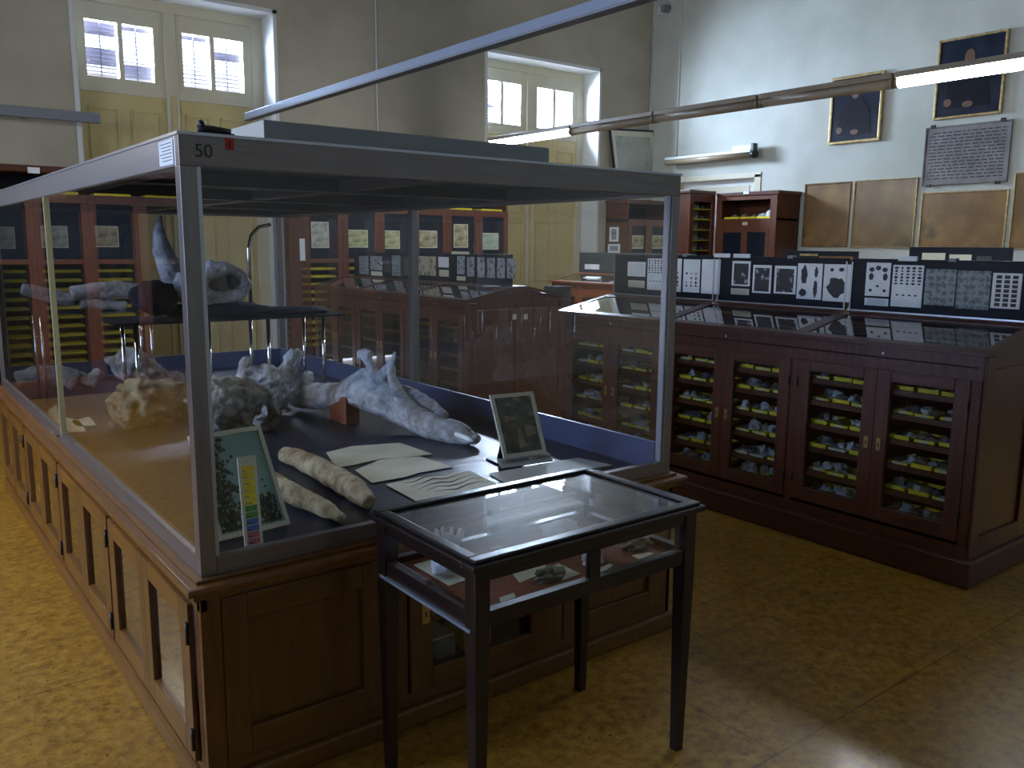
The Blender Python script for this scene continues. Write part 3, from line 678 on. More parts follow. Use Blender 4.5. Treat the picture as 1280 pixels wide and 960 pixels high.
# boards on the middle cabinet
board('grey board with uneven grey sheets on the cabinet behind the case, left of two', 4.80, at(517.5, 330, x=4.79).y+.01, 9.36, 1.286, 1.565,
      [((449, 320), (461, 343), 'pl_b', None), ((463, 320), (478, 338), 'pl_e', None), ((464, 339), (478, 345), 'ywhite', None), ((479, 325), (489, 341), 'boardgrey', None), ((490, 319), (501, 345), 'pl_b', None), ((505, 321), (511, 344), 'boardgrey', None)], 'board', strip=False)
board('dark board with a row of narrow photo strips, on the cabinet behind the case', 4.80, 6.25, at(517.5, 330, x=4.79).y-.01, 1.286, 1.575,
      [((519.5, 320), (521, 345), 'paper', None), ((523, 320), (545, 345), 'pl_d', None), ((548, 321), (561, 334.5), 'white', None), ((549, 337), (561, 346), 'paper', None), ((571.5, 320), (581, 343), 'pl_e', None), ((571, 345), (582, 351), 'paper', None), ((584, 321), (593, 346), 'pl_e', None), ((596.5, 321.5), (606, 347), 'pl_e', None), ((609, 322), (618.5, 347.5), 'pl_e', None), ((621.5, 322.5), (631, 348), 'pl_e', None), ((634, 323), (644, 348.5), 'pl_e', None)], 'board', strip=False)
p, q = at(566, 313, x=4.79), at(587, 317, x=4.79)
tag(build(B((4.775, q.y, 1.566), (4.787, p.y, 1.592), 'ywhite', .001), 'title_card'), 'pale title card above the row of photo strips behind the case', 'card')
p = at(651, 360, z=1.29)
tag(build(B((p.x-.07, 6.235, 1.286), (p.x+.05, 6.33, 1.293), 'white', .001), 'name_card'), 'white card lying on the gable peak of the cabinet behind the case', 'card')
# far boards
o = board('plain grey board on the orange-brown cabinet with one white card', 8.36, 7.1, 9.27, 1.286, 1.57, [((731, 330), (749, 337), 'white', None)], 'boardgrey', strip=False)
p = at(742, 350, x=8.05)
tag(build(MB().prism([(7.95, p.y-.16, 1.222), (8.05, p.y-.16, 1.243), (8.05, p.y+.12, 1.243), (7.95, p.y+.12, 1.222)], (0, 0, .002), 'white'), 'name_card'), 'white card lying on the glass of the orange-brown cabinet', 'card')
board('low dark frame with small tan pictures above the middle display board', 8.36, 4.93, 5.80, 1.286, 1.625, [((1000, 317), (1022, 320), 'gilt', None), ((1024, 320), (1066, 325), 'map', None)], 'board', strip=False)
board('dark board with three pale cards above the right display board', 8.36, 3.42, 4.38, 1.286, 1.675, [((1153, 316), (1181, 326), 'paper', None), ((1187, 318), (1214, 326), 'paper', None), ((1221, 320), (1239, 327), 'boardgrey', None)], 'board', strip=False)
bxx = MB().box((7.45, 8.72, 0), (7.72, 8.98, 1.12), 'boardgrey', .01)
tag(build(bxx, 'storage_box'), 'dark upright box beside the orange-brown cabinet, before the yellow shutters', 'box')

# ------------------------------------------------------------------ wall cabinets on the back wall
NTH = ['first', 'second', 'third', 'fourth', 'fifth', 'sixth', 'seventh', 'eighth', 'ninth', 'tenth', 'eleventh']
WTR = tray_mesh(.37, .2, .026, 'yellow', False)
def wall_cabinet(x0, n, w, lab, prints, side_note=False, trays=(0,), yf=10.15, top=2.43):
    x1 = x0+n*w; o = empty('wall_cabinet', ((x0+x1)/2, (yf+Y1)/2, 0), lab, 'cabinet')
    c = MB(); yb = Y1-.01
    c.box((x0, yf, 0), (x0+.03, yb, top), 'maho').box((x1-.03, yf, 0), (x1, yb, top), 'maho').box((x0, yb-.02, 0), (x1, yb, top), 'inside')
    c.box((x0-.02, yf-.03, top-.07), (x1+.02, yb, top), 'maho', .01).box((x0, yf-.02, 0), (x1, yb, .12), 'maho')
    c.box((x0, yf, 2.12), (x1, yb, 2.15), 'maho_y').box((x0, yf, 1.43), (x1, yb, 1.46), 'maho_y')
    build(c, 'carcass', o)
    for k in range(n):
        a, b = x0+k*w, x0+(k+1)*w; f = MB(); st = .075
        f.box((a, yf-.025, .12), (a+st, yf, 2.15), 'maho_b', .004).box((b-st, yf-.025, .12), (b, yf, 2.15), 'maho_b', .004)
        f.box((a+st, yf-.024, 2.06), (b-st, yf, 2.15), 'maho_b', .003).box((a+st, yf-.024, 1.42), (b-st, yf, 1.47), 'maho_b', .003).box((a+st, yf-.024, .12), (b-st, yf, .2), 'maho_b', .003)
        d = build(f, 'door', o)
        build(B((a+st, yf-.012, 1.47), (b-st, yf-.006, 2.06), 'panelblue'), 'upper_panel', d, 'dark blue panel')
        build(B((a+st, yf-.012, .2), (b-st, yf-.008, 1.42), 'tglass'), 'lower_pane', d)
        if k in trays:
            sh = MB(); zz = [1.33-.098*j for j in range(11)]
            for z in zz: sh.box((a+.03, yf+.04, z-.012), (b-.03, yb-.02, z), 'maho')
            build(sh, 'shelf', o)
            for j, z in enumerate(zz):
                inst('specimen_tray', WTR, ((a+b)/2, yf+.14, z+.001), PI/2, 'wide yellow tray, %s from top, %s door from %s, %s' % ((NTH[j],) + ((NTH[n-1-k], 'right') if x0 < 0 else (NTH[k], 'left')) + (side_note[0],)), 'tray', side_note[1])
    for k in range(0, n, 1):
        inst('specimen_tray', WTR, (x0+(k+.5)*w, yf+.12, 2.151), PI/2, 'yellow tray on top shelf of the %s, %s from the %s' % (side_note[0], NTH[n-1-k] if x0 < 0 else NTH[k], 'right' if x0 < 0 else 'left'), 'tray', 'top shelf ' + side_note[1])
    for i, (a, b, m, l) in enumerate(prints):
        p, q = at(*a, y=yf-.014), at(*b, y=yf-.014)
        t = B((min(p.x, q.x), yf-.0145, min(p.z, q.z)), (max(p.x, q.x), yf-.012, max(p.z, q.z)), 'ywhite')
        pr = tag(build(t, 'animal_print'), l, 'print')
        e = .012; build(B((min(p.x, q.x)+e, yf-.0155, min(p.z, q.z)+e), (max(p.x, q.x)-e, yf-.0145, max(p.z, q.z)-e), m), 'image_area', pr)
    return o
M['pr1'] = noisy('grey_animal_engraving', (.22, .23, .21), (.60, .60, .52), 9, .6, (1, 1, 1.6))
M['pr2'] = noisy('green_landscape_print', (.20, .24, .07), (.58, .56, .34), 8, .6, (1, 1, 2.2))
M['pr3'] = noisy('brown_scene_print', (.16, .13, .06), (.55, .50, .32), 9, .6, (1, 1, 1.3))
for k_ in ('board', 'panelblue', 'canvas', 'robe', 'inside', 'cloth'): M[k_].node_tree.nodes['Principled BSDF'].inputs['Specular IOR Level'].default_value = .2
M['pr4'] = noisy('pale_sea_print', (.24, .36, .33), (.50, .55, .46), 7, .6, (1, 1, 2))
wall_cabinet(-2.18, 9, .5255, 'tall wall cabinet left of the window, seen through the left glass', [
    ((-18, 283), (20, 311), 'pr1', 'grey engraving cut by the left edge, on the left wall cabinet'),
    ((50, 282), (86, 310), 'pr1', 'grey engraving on the left wall cabinet, second from the left edge'),
    ((108, 282), (149, 309), 'pr3', 'tan print on the left wall cabinet, nearest the window')],
    ('left wall cabinet', 'trays in the left wall cabinet'), (5, 6, 7, 8))
for px in (42,):
    p = at(px, 213, y=10.12); tag(build(B((p.x-.055, 10.105, p.z-.03), (p.x+.055, 10.119, p.z+.03), 'white', .002), 'number_card'), 'small white card on the cornice of the left wall cabinet', 'card')
wall_cabinet(4.50, 6, .533, 'tall wall cabinet between the windows with six prints on its doors', [
    ((388.5, 277), (411.5, 310), 'pr1', 'upright pale print, leftmost of the six between the windows'),
    ((431.5, 287), (460, 309.5), 'pr2', 'wide green landscape print, second of the six between the windows'),
    ((479.5, 288), (500, 311), 'pr2', 'small square green print beside the steel post, third of the six'),
    ((521, 288), (546.5, 310), 'pr3', 'brown scene print just right of the steel post'),
    ((567, 280), (585, 309.5), 'pr3', 'upright print of black figures, fifth of the six between the windows'),
    ((600, 291), (623, 312), 'pr4', 'pale blue-green print, rightmost of the six between the windows')],
    ('wall cabinet between the windows', 'trays in the wall cabinet between the windows'), (0, 1))
p = at(363, 308, y=10.13)
tag(build(B((4.42, 10.10, 0), (4.495, 10.58, 2.35), 'maho', .004), 'side_post'), 'red-brown upright at the left end of the cabinet between the windows', 'post')
tag(build(B((4.423, 10.095, 1.45), (4.492, 10.099, 1.72), 'white'), 'paper_notice'), 'white paper notice on the upright beside the cabinet between the windows', 'notice')

# corner cabinets -----------------------------------------------------
o = empty('corner_cabinet', (10.6, 10.35, 0), 'dark red cabinet in the far corner seen through the case, two prints on its doors', 'cabinet')
ax0, ayf, at_ = 10.12, 10.08, 2.42
c = MB().box((ax0, ayf, 0), (ax0+.03, Y1-.01, at_), 'maho').box((X1-.04, ayf, 0), (X1-.01, Y1-.01, at_), 'maho').box((ax0, Y1-.03, 0), (X1-.01, Y1-.01, at_), 'inside').box((ax0-.02, ayf-.03, at_-.07), (X1-.01, Y1-.01, at_), 'maho', .01).box((ax0, ayf, 0), (X1-.01, Y1-.01, .12), 'maho').box((ax0, ayf, 2.06), (X1-.01, Y1-.03, 2.1), 'maho')
build(c, 'carcass', o)
for a, b in ((ax0+.02, ax0+.50), (ax0+.50, X1-.01)):
    f = MB().box((a, ayf-.025, .12), (a+.07, ayf, 2.1), 'maho_b', .004).box((b-.07, ayf-.025, .12), (b, ayf, 2.1), 'maho_b', .004).box((a+.07, ayf-.025, 2.0), (b-.07, ayf, 2.1), 'maho_b').box((a+.07, ayf-.025, .12), (b-.07, ayf, .25), 'maho_b')
    d = build(f, 'door', o); build(B((a+.07, ayf-.012, .25), (b-.07, ayf-.006, 2.0), 'panelblue'), 'panel', d)
for (a, b, l) in (((786, 294), (804, 311), 'square tan animal print on the corner cabinet, left door'), ((812, 294), (829, 311), 'square tan animal print on the corner cabinet, right door')):
    p, q = at(*a, y=ayf-.013), at(*b, y=ayf-.013)
    pr = tag(build(B((p.x, ayf-.0145, q.z), (q.x, ayf-.0125, p.z), 'ywhite'), 'animal_print'), l, 'print')
    build(B((p.x+.012, ayf-.0155, q.z+.02), (q.x-.012, ayf-.0145, p.z-.012), 'pr3'), 'image_area', pr)
for (a, b, mm, l) in (((762, 284), (773, 302), 'white', 'small white print pinned on the side of the corner cabinet'), ((760, 305), (775, 316), 'white', 'framed small photo on the side of the corner cabinet')):
    p, q = at(*a, x=ax0-.003), at(*b, x=ax0-.003)
    pr = tag(build(B((ax0-.004, q.y, q.z), (ax0-.001, p.y, p.z), mm), 'pinned_print'), l, 'print')
    build(B((ax0-.0048, q.y+.05, q.z+.03), (ax0-.004, p.y-.05, p.z-.03), 'pl_e'), 'image_area', pr)
# poster leaning on the corner cabinet
A1, A2, A3 = at(762, 160, y=10.5), at(817, 163, y=10.5), at(768, 212, y=10.5)
po = empty('leaning_map', (10.65, 10.5, 2.43), 'pale green framed map leaning tilted above the corner cabinet', 'map')
vx = (A2-A1); vz = (A3-A1).normalized()*1.2
def pq(u, v, dy): return A1 + vx*u + vz*v + Vector((0, dy, 0))
build(MB().prism([pq(0, 0, 0), pq(1, 0, 0), pq(1, 1, 0), pq(0, 1, 0)], (0, .03, 0), 'black'), 'frame', po)
build(MB().prism([pq(.03, .028, -.003), pq(.97, .028, -.003), pq(.97, .98, -.003), pq(.03, .98, -.003)], (0, .003, 0), 'ywhite'), 'margin', po)
build(MB().prism([pq(.10, .10, -.006), pq(.90, .10, -.006), pq(.90, .9, -.006), pq(.10, .9, -.006)], (0, .003, 0), 'poster'), 'map_sheet', po)
po.location.z = 2.43
# open-topped cabinet by the door
byy0, byy1, bxf, bt = 7.52, 8.60, 10.55, 2.47
o = empty('open_top_cabinet', (10.8, 8.06, 0), 'red-brown cabinet on the right wall, open top shelf over two dark blue doors', 'cabinet')
c = MB().box((bxf, byy0, 0), (X1-.01, byy0+.03, bt), 'maho').box((bxf, byy1-.03, 0), (X1-.01, byy1, bt), 'maho').box((X1-.03, byy0, 0), (X1-.01, byy1, bt), 'maho').box((bxf-.03, byy0-.03, bt-.06), (X1-.01, byy1, bt), 'maho', .01)
c.box((bxf, byy0, 2.05), (X1-.03, byy1, 2.08), 'maho_b').box((bxf, byy0, .0), (X1-.03, byy1, .12), 'maho_b').box((bxf-.015, byy0, 0), (bxf+.01, byy0+.11, bt-.06), 'maho_b', .003).box((bxf-.015, byy1-.10, 0), (bxf+.01, byy1, bt-.06), 'maho_b', .003).box((bxf-.015, byy0+.1, 1.96), (bxf+.01, byy1-.1, 2.08), 'maho_b', .003).box((bxf-.015, byy0+.1, bt-.12), (bxf+.01, byy1-.1, bt-.06), 'maho_b', .003)
build(c, 'carcass', o)
ym = (byy0+byy1)/2
for a, b in ((byy0+.11, ym), (ym, byy1-.10)):
    f = MB().box((bxf-.02, a, .12), (bxf, a+.055, 1.96), 'maho_b', .003).box((bxf-.02, b-.055, .12), (bxf, b, 1.96), 'maho_b', .003).box((bxf-.02, a+.055, 1.88), (bxf, b-.055, 1.96), 'maho_b').box((bxf-.02, a+.055, .12), (bxf, b-.055, .25), 'maho_b')
    d = build(f, 'door', o); build(B((bxf-.010, a+.055, .25), (bxf-.004, b-.055, 1.88), 'panelblue'), 'panel', d)
build(B((bxf-.036, ym-.06, bt-.035), (bxf-.03, ym+.04, bt+.005), 'white').box((bxf-.024, ym-.05, 1.985), (bxf-.016, ym+.04, 2.03), 'ywhite'), 'number_card', o)
BT = tray_mesh(.27, .3, .03, 'yellow', False)
for k in range(3): inst('specimen_tray', BT, (bxf+.20, byy0+.26+k*.29, 2.081), 0, '%s yellow tray on the open top shelf beside the door' % ('rightmost', 'middle', 'leftmost')[k], 'tray', 'trays on the open top shelf beside the door')
rnd = random.Random(2)
for k, (yy, r, m, t) in enumerate(((7.70, (.10, .11, .09), 'rock1', 'large pale rounded stone, rightmost on the open shelf'), (7.88, (.07, .08, .05), 'rock1', 'flat grey stone next to the large pale one on the open shelf'), (8.03, (.05, .05, .04), 'rock2', 'small dark stone in the middle of the open shelf'), (8.22, (.06, .06, .05), 'rock3', 'lumpy brown stone on the open shelf'), (8.40, (.05, .06, .045), 'rock3', 'small brown stone, leftmost on the open shelf'))):
    tag(build(MB().blob((bxf+.18, yy, 2.085+r[2]*.55), r, m, k+3, 3, .3, 1.5, True), 'mineral_specimen', smooth=True), t, 'mineral')
# glazed narrow cabinet
gx0, gx1, gy, gt = 9.95, 10.53, 8.62, 2.50
o = empty('glazed_cabinet', (10.24, 8.8, 0), 'narrow cabinet with a tall glass door and small shelves, beside the open-topped one', 'cabinet')
c = MB().box((gx0, gy+.02, 0), (gx0+.025, gy+.34, gt), 'maho').box((gx1-.025, gy+.02, 0), (gx1, gy+.34, gt), 'maho').box((gx0, gy+.31, 0), (gx1, gy+.34, gt), 'cream2').box((gx0-.02, gy-.01, gt-.05), (gx1, gy+.35, gt), 'maho', .01).box((gx0, gy+.02, 0), (gx1, gy+.31, .12), 'maho')
build(c, 'carcass', o)
f = MB(); f.box((gx0, gy, .1), (gx0+.085, gy+.025, gt-.05), 'maho_b', .005).box((gx1-.085, gy, .1), (gx1, gy+.025, gt-.05), 'maho_b', .005).box((gx0+.085, gy, gt-.17), (gx1-.085, gy+.025, gt-.05), 'maho_b', .005).box((gx0+.085, gy, .1), (gx1-.085, gy+.025, .25), 'maho_b', .005)
d = build(f, 'door', o); build(B((gx0+.085, gy+.010, .25), (gx1-.085, gy+.014, gt-.17), 'tglass'), 'door_pane', d)
s = MB()
for k in range(8): s.box((gx0+.025, gy+.05, 2.22-k*.155), (gx1-.025, gy+.31, 2.235-k*.155), 'yellow')
build(s, 'shelf', o)
for k in range(6):
    for j in range(3):
        me = RK[(k*3+j) % 12]; inst('mineral_specimen', me, (gx0+.14+j*.14, gy+.12, 2.236-k*.155), k+j, 'small stone in the narrow glazed cabinet, %s shelf, %s' % (ORD[k], ('left', 'middle', 'right')[j]), 'mineral', 'stones on the %s shelf of the narrow glazed cabinet' % ORD[k], 1.5)

# ------------------------------------------------------------------ the big glass case
cx0, cx1, cy0, cy1 = .70, 2.70, 2.37, 6.52
zt, hz = 1.94, .085
C = empty('glass_case', ((cx0+cx1)/2, (cy0+cy1)/2, 0), 'huge steel-framed glass case full of bones on a honey-brown wooden base', 'display case')
build(B((cx0-.02, cy0-.02, 0), (cx1+.02, cy1+.02, .075), 'oak_y', .012), 'plinth', C)
c = MB()
c.box((cx0+.03, cy0+.03, .07), (cx1-.03, cy1-.03, .075), 'oak').box((cx0+.04, cy0+.04, .60), (cx1-.04, cy1-.04, .66), 'oak')
c.box((cx1-.02, cy0, .075), (cx1, cy1, .66), 'oak').box((cx0, cy1-.02, .075), (cx1, cy1, .66), 'oak')
c.box((1.36, cy0+.3, .075), (1.38, cy1-.02, .6), 'inside')
# front frame and panels
c.box((cx0, cy0, .075), (cx0+.06, cy0+.03, .66), 'oak', .003).box((cx1-.06, cy0, .075), (cx1, cy0+.03, .66), 'oak', .003)
c.box((cx0+.06, cy0, .63), (cx1-.06, cy0+.03, .66), 'oak_x').box((cx0+.06, cy0, .075), (cx1-.06, cy0+.03, .12), 'oak_x', .003)
c.box((1.29, cy0, .12), (1.385, cy0+.03, .63), 'oak', .003).box((2.045, cy0, .12), (2.085, cy0+.03, .63), 'oak', .003)
c.box((cx0+.06, cy0+.012, .12), (1.29, cy0+.03, .63), 'oak').box((2.085, cy0+.012, .12), (cx1-.06, cy0+.03, .63), 'oak')
build(c, 'base_carcass', C)
for a, b in ((cx0+.06, 1.29), (2.085, cx1-.06)):
    f = MB(); t = .075
    f.box((a, cy0-.006, .12), (a+t, cy0+.012, .63), 'oak', .004).box((b-t, cy0-.006, .12), (b, cy0+.012, .63), 'oak', .004).box((a+t, cy0-.006, .55), (b-t, cy0+.012, .63), 'oak_x', .004).box((a+t, cy0-.006, .12), (b-t, cy0+.012, .20), 'oak_x', .004)
    build(f, 'front_panel', C)
f = MB(); a, b = 1.39, 2.04; yq = cy0-.012
f.box((a, yq, .12), (a+.09, cy0+.012, .625), 'oak', .004).box((b-.12, yq, .12), (b, cy0+.012, .625), 'oak', .004).box((a+.09, yq, .50), (b-.12, cy0+.012, .625), 'oak_x', .004).box((a+.09, yq, .12), (b-.12, cy0+.012, .195), 'oak_x', .004)
d = build(f, 'front_door', C)
build(B((a+.09, cy0-.002, .195), (b-.12, cy0+.002, .50), 'tglass'), 'door_pane', d)
build(B((a+.045, yq-.003, .365), (a+.075, yq, .435), 'brass', .001).box((a+.057, yq-.004, .39), (a+.062, yq-.003, .41), 'black'), 'lock_plate', d)
build(B((1.40, cy0+.05, .33), (2.03, cy0+.28, .345), 'oak_x').box((1.40, cy0+.05, .155), (2.03, cy0+.28, .17), 'oak_x'), 'inner_shelf', C)
fb = MB().box((1.39, cy0+.03, .12), (1.40, cy0+.3, .6), 'inside').box((2.03, cy0+.03, .12), (2.04, cy0+.3, .6), 'inside').box((1.39, cy0+.29, .12), (2.04, cy0+.30, .6), 'inside')
build(fb, 'door_niche', C)
# left side doors
DRY = [2.43+.51*k for k in range(8)]
f = MB()
f.box((cx0, cy0, .60), (cx0+.02, cy1, .66), 'oak_y').box((cx0, cy0, .075), (cx0+.02, cy1, .10), 'oak_y')
f.box((cx0, cy0+.03, .1), (cx0+.02, 2.43, .6), 'oak')
for k in (2, 4, 6, 8): yy = 2.43+.51*k; f.box((cx0-.003, yy-.012, .08), (cx0+.02, yy+.012, .61), 'maho', .002)
build(f, 'side_frame', C)
for k, ya in enumerate(DRY):
    yb = ya+.51-.012 if k % 2 else ya+.51; ya2 = ya if k % 2 else ya+.012
    f = MB(); t = cx0-.016
    pa = ya2+(.085 if k % 2 == 0 else .065); pb = yb-(.065 if k % 2 == 0 else .085)
    f.box((t, ya2, .10), (cx0, pa, .605), 'oak', .003).box((t, pb, .10), (cx0, yb, .605), 'oak', .003).box((t, pa, .54), (cx0, pb, .605), 'oak_y', .003).box((t, pa, .10), (cx0, pb, .18), 'oak_y', .003)
    d = build(f, 'side_door', C)
    build(B((cx0-.002, pa, .18), (cx0+.002, pb, .54), 'glass'), 'door_pane', d)
    build(B((cx0+.10, pa-.05, .1), (cx0+.11, pb+.05, .6), 'inside'), 'dark_backing', d)
    if k % 2 == 0:
        for z in (.14, .48): build(MB().rod((t-.003, ya2+.002, z), (t-.003, ya2+.002, z+.07), .006, 'black', 8), 'hinge', d)
# mouldings / ledge
l = MB()
l.box((cx0-.045, cy0-.045, .665), (cx1+.045, cy1+.045, .69), 'oak_y', .010).box((cx0-.025, cy0-.025, .645), (cx1+.025, cy1+.025, .665), 'oak_y', .006).box((cx0-.01, cy0-.01, .69), (cx1+.01, cy1+.01, .70), 'oak_y', .003)
build(l, 'top_moulding', C)
build(B((cx0+.02, cy0+.02, .70), (cx1-.02, cy1-.02, .712), 'navy'), 'display_floor', C, 'glossy dark navy display floor')
# steel frame
fx0, fx1, fy0, fy1 = cx0+.012, cx1-.012, cy0+.012, cy1-.012
pw = .045
ymid = 4.44
for (x, y) in ((fx0, fy0), (fx1-pw, fy0), (fx0, fy1-pw), (fx1-pw, fy1-pw)):
    p = MB().box((x, y, .70), (x+pw, y+pw, zt-hz), 'steel', .002)
    p.box((x+(pw if x < 1 else -.012), y+.006, .75), (x+(pw+.012 if x < 1 else 0), y+pw-.012, zt-hz), 'alu')
    build(p, 'corner_post', C)
build(B((fx1-pw, ymid-.022, .70), (fx1, ymid+.022, zt-hz), 'steel', .002), 'middle_post', C)
build(B((fx0-.002, ymid-.012, .705), (fx0+.022, ymid+.002, zt-hz), 'strip', .001).box((fx0-.02, ymid-.03, .735), (fx0+.004, ymid+.02, .742), 'chrome'), 'glass_joint', C, 'thin yellowish joint strip between two panes')
b = MB()
for (a0, a1) in (((fx0+pw, fy0), (fx1-pw, fy0+.03)), ((fx0+pw, fy1-.03), (fx1-pw, fy1)), ((fx0, fy0+pw), (fx0+.03, fy1-pw)), ((fx1-.03, fy0+pw), (fx1, fy1-pw))):
    b.box((a0[0], a0[1], .70), (a1[0], a1[1], .755), 'steel_h', .002)
build(b, 'bottom_rail', C)
b = MB().box((fx1-.05, fy0+pw, .712), (fx1-.032, fy1-pw, .83), 'skirt').box((fx0+pw, fy1-.05, .712), (fx1-pw, fy1-.032, .83), 'skirt')
build(b, 'inner_skirting', C, 'blue-grey inner skirting')
b = MB()
b.box((fx0, fy0, zt-hz), (fx1, fy0+.035, zt), 'steel_h', .002).box((fx0, fy1-.035, zt-hz), (fx1, fy1, zt), 'steel_h', .002).box((fx0, fy0+.035, zt-hz), (fx0+.035, fy1-.035, zt), 'alu', .002).box((fx1-.035, fy0+.035, zt-hz), (fx1, fy1-.035, zt), 'steel_h', .002)  # left length paler: daylight falling on that side put into its metal colour
b.box((fx0-.004, fy0-.004, zt-.004), (fx1+.004, fy1+.004, zt+.004), 'alu')
build(b, 'header', C)
b = MB()
b.box((fx0+.035, fy0+.035, zt-hz+.01), (fx0+.13, fy1-.035, zt-.02), 'steel_d').box((fx1-.13, fy0+.035, zt-hz+.01), (fx1-.035, fy1-.035, zt-.02), 'steel_d')
for y in (fy0+.035, 3.38, 4.38, 5.4, fy1-.13): b.box((fx0+.13, y, zt-hz+.015), (fx1-.13, y+.09, zt-.02), 'steel_d')
b.box((1.66, fy0+.12, zt-hz+.02), (1.74, fy1-.12, zt-.02), 'steel_d')
b.box((fx0+.03, fy0+.03, zt-.02), (fx1-.03, fy1-.03, zt-.004), 'black')
build(b, 'roof_grid', C, 'dark steel roof framing')
gp = MB()
for nm, a0, a1 in (('front_glass', (fx0+pw, fy0+.012, .755), (fx1-pw, fy0+.018, zt-hz)), ('back_glass', (fx0+pw, fy1-.018, .755), (fx1-pw, fy1-.012, zt-hz)),
                   ('side_glass', (fx0+.010, fy0+pw, .755), (fx0+.016, ymid-.008, zt-hz)), ('side_glass', (fx0+.010, ymid-.006, .755), (fx0+.016, fy1-pw, zt-hz)),
                   ('side_glass', (fx1-.016, fy0+pw, .755), (fx1-.010, ymid-.022, zt-hz)), ('side_glass', (fx1-.016, ymid+.022, .755), (fx1-.010, fy1-pw, zt-hz))):
    build(B(a0, a1, 'glass'), nm, C)
gp.bm.free()
# top box
build(B((1.09, 2.74, zt+.004), (2.29, 6.1, 2.046), 'boxgrey', .003), 'lamp_box', C, 'grey-white lamp box on the roof')
# number, red tag, notice on the header, small black object
RF = Matrix(((1, 0, 0), (0, 0, -1), (0, 1, 0)))      # text facing -y
text_mesh('50', .05, 'ink', 'number', C, (fx0+.065, fy0-.0006, zt-.045), RF, label='black number 50')
build(B((fx0+.125, fy0-.002, zt-.036), (fx0+.148, fy0, zt-.004), 'red').box((fx0+.134, fy0-.0028, zt-.03), (fx0+.138, fy0-.002, zt-.01), 'ink'), 'red_tag', C, 'small red tag')
mb = MB().box((fx0-.0015, 2.43, zt-.078), (fx0, 2.56, zt-.012), 'white')
for k in range(6): mb.box((fx0-.002, 2.44, zt-.022-k*.009), (fx0-.0015, 2.55-.01*(k % 3), zt-.02-k*.009), 'ink')
build(mb, 'notice', C, 'small printed notice sheet')
k = MB().sweep([(.775, 2.42, zt+.016), (.81, 2.41, zt+.018), (.86, 2.40, zt+.014)], [.012, .011, .008], 'black', 10); k.blob((.785, 2.415, zt+.032), (.012, .012, .012), 'black', 1, 1, .1); k.box((.77, 2.40, zt+.004), (.87, 2.43, zt+.01), 'black')
tag(build(k, 'cable_clamp'), 'small black clamp lying on the near top corner of the glass case', 'clamp')

# --- inside: jaw
ZF = .713
JA, JB = (1.93, 4.60), (2.27, 3.17)
def J(px, py, off=0): 
    p = on(px, py, JA, JB); n = Vector((JB[1]-JA[1], JA[0]-JB[0], 0)).normalized(); return p + n*off
jaw = empty('jaw_bone', (2.08, 3.8, ZF), 'big bluish-white jaw bone with two upright prongs, lying across the case floor', 'bone')
st = [([J(370, 497), J(392, 495), J(425, 494), J(455, 490), J(485, 501), J(515, 520), J(545, 535), J(572, 544), J(598, 550)], [.06, .075, .07, .09, .09, .075, .065, .05, .022]),
      ([J(375, 500), J(380, 485), J(385, 472), J(386, 465)], [.065, .05, .035, .026]),
      ([J(425, 490), J(442, 479), J(456, 468), J(466, 464)], [.05, .045, .035, .03]),
      ([J(470, 478), J(466, 463), J(461, 452), J(457, 446)], [.045, .030, .022, .030]),
      ([J(449, 443), J(455, 442), J(463, 444)], [.024, .030, .022]),
      ([J(472, 476), J(480, 466), J(487, 458), J(491, 449), J(494, 440)], [.035, .030, .026, .018, .010], .6),
      ([J(489, 458), J(490, 472), J(497, 488), J(512, 504), J(530, 518)], [.022, .028, .03, .03, .03], .6),
      ([J(474, 482, -.05), J(500, 494, -.08), J(528, 508, -.06), J(552, 522, -.03)], [.025, .032, .03, .022]),
      ([J(560, 530), J(575, 535), J(588, 541)], [.03, .03, .02])]
bone_obj('jaw_body', st, 'bone', jaw, .0065, .014, 2, dscale=.045)
for (u, v, w_) in ((579, 537, -.005), (586, 545, .035)):
    build(MB().sweep([J(u-10, v-4, w_), J(u+6, v+2, w_), J(u+12, v+5, w_)], [.012, .014, .006], 'tooth', 10), 'tooth', jaw, 'polished white tooth', True)
build(B((1.98, 4.0, ZF), (2.06, 4.2, .86), 'felt', .004), 'rest_block', jaw, 'brown support block')
# tusk-like bones
for nm, pts, rad, lab in (('long_bone', [(355, 553, .80), (372, 562, .79), (395, 575, .785), (420, 592, .775), (445, 610, .765), (462, 625, .75)], [.035, .042, .045, .047, .045, .028], 'long tapering ochre and white bone beside the blank papers'),
                          ('long_bone', [(330, 590, .77), (350, 605, .765), (375, 618, .76), (405, 633, .75), (428, 645, .74)], [.04, .042, .038, .032, .018], 'shorter ochre bone behind the tree painting, near the front glass')):
    P = [at(a, b, z=z) for a, b, z in pts]
    P = [Vector((p.x, p.y, max(ZF+r*.95, .0))) for p, r in zip(P, rad)]
    o = bone_obj(nm, [(P, rad)], 'bone_y', None, .006, .010, 3); tag(o, lab, 'bone')
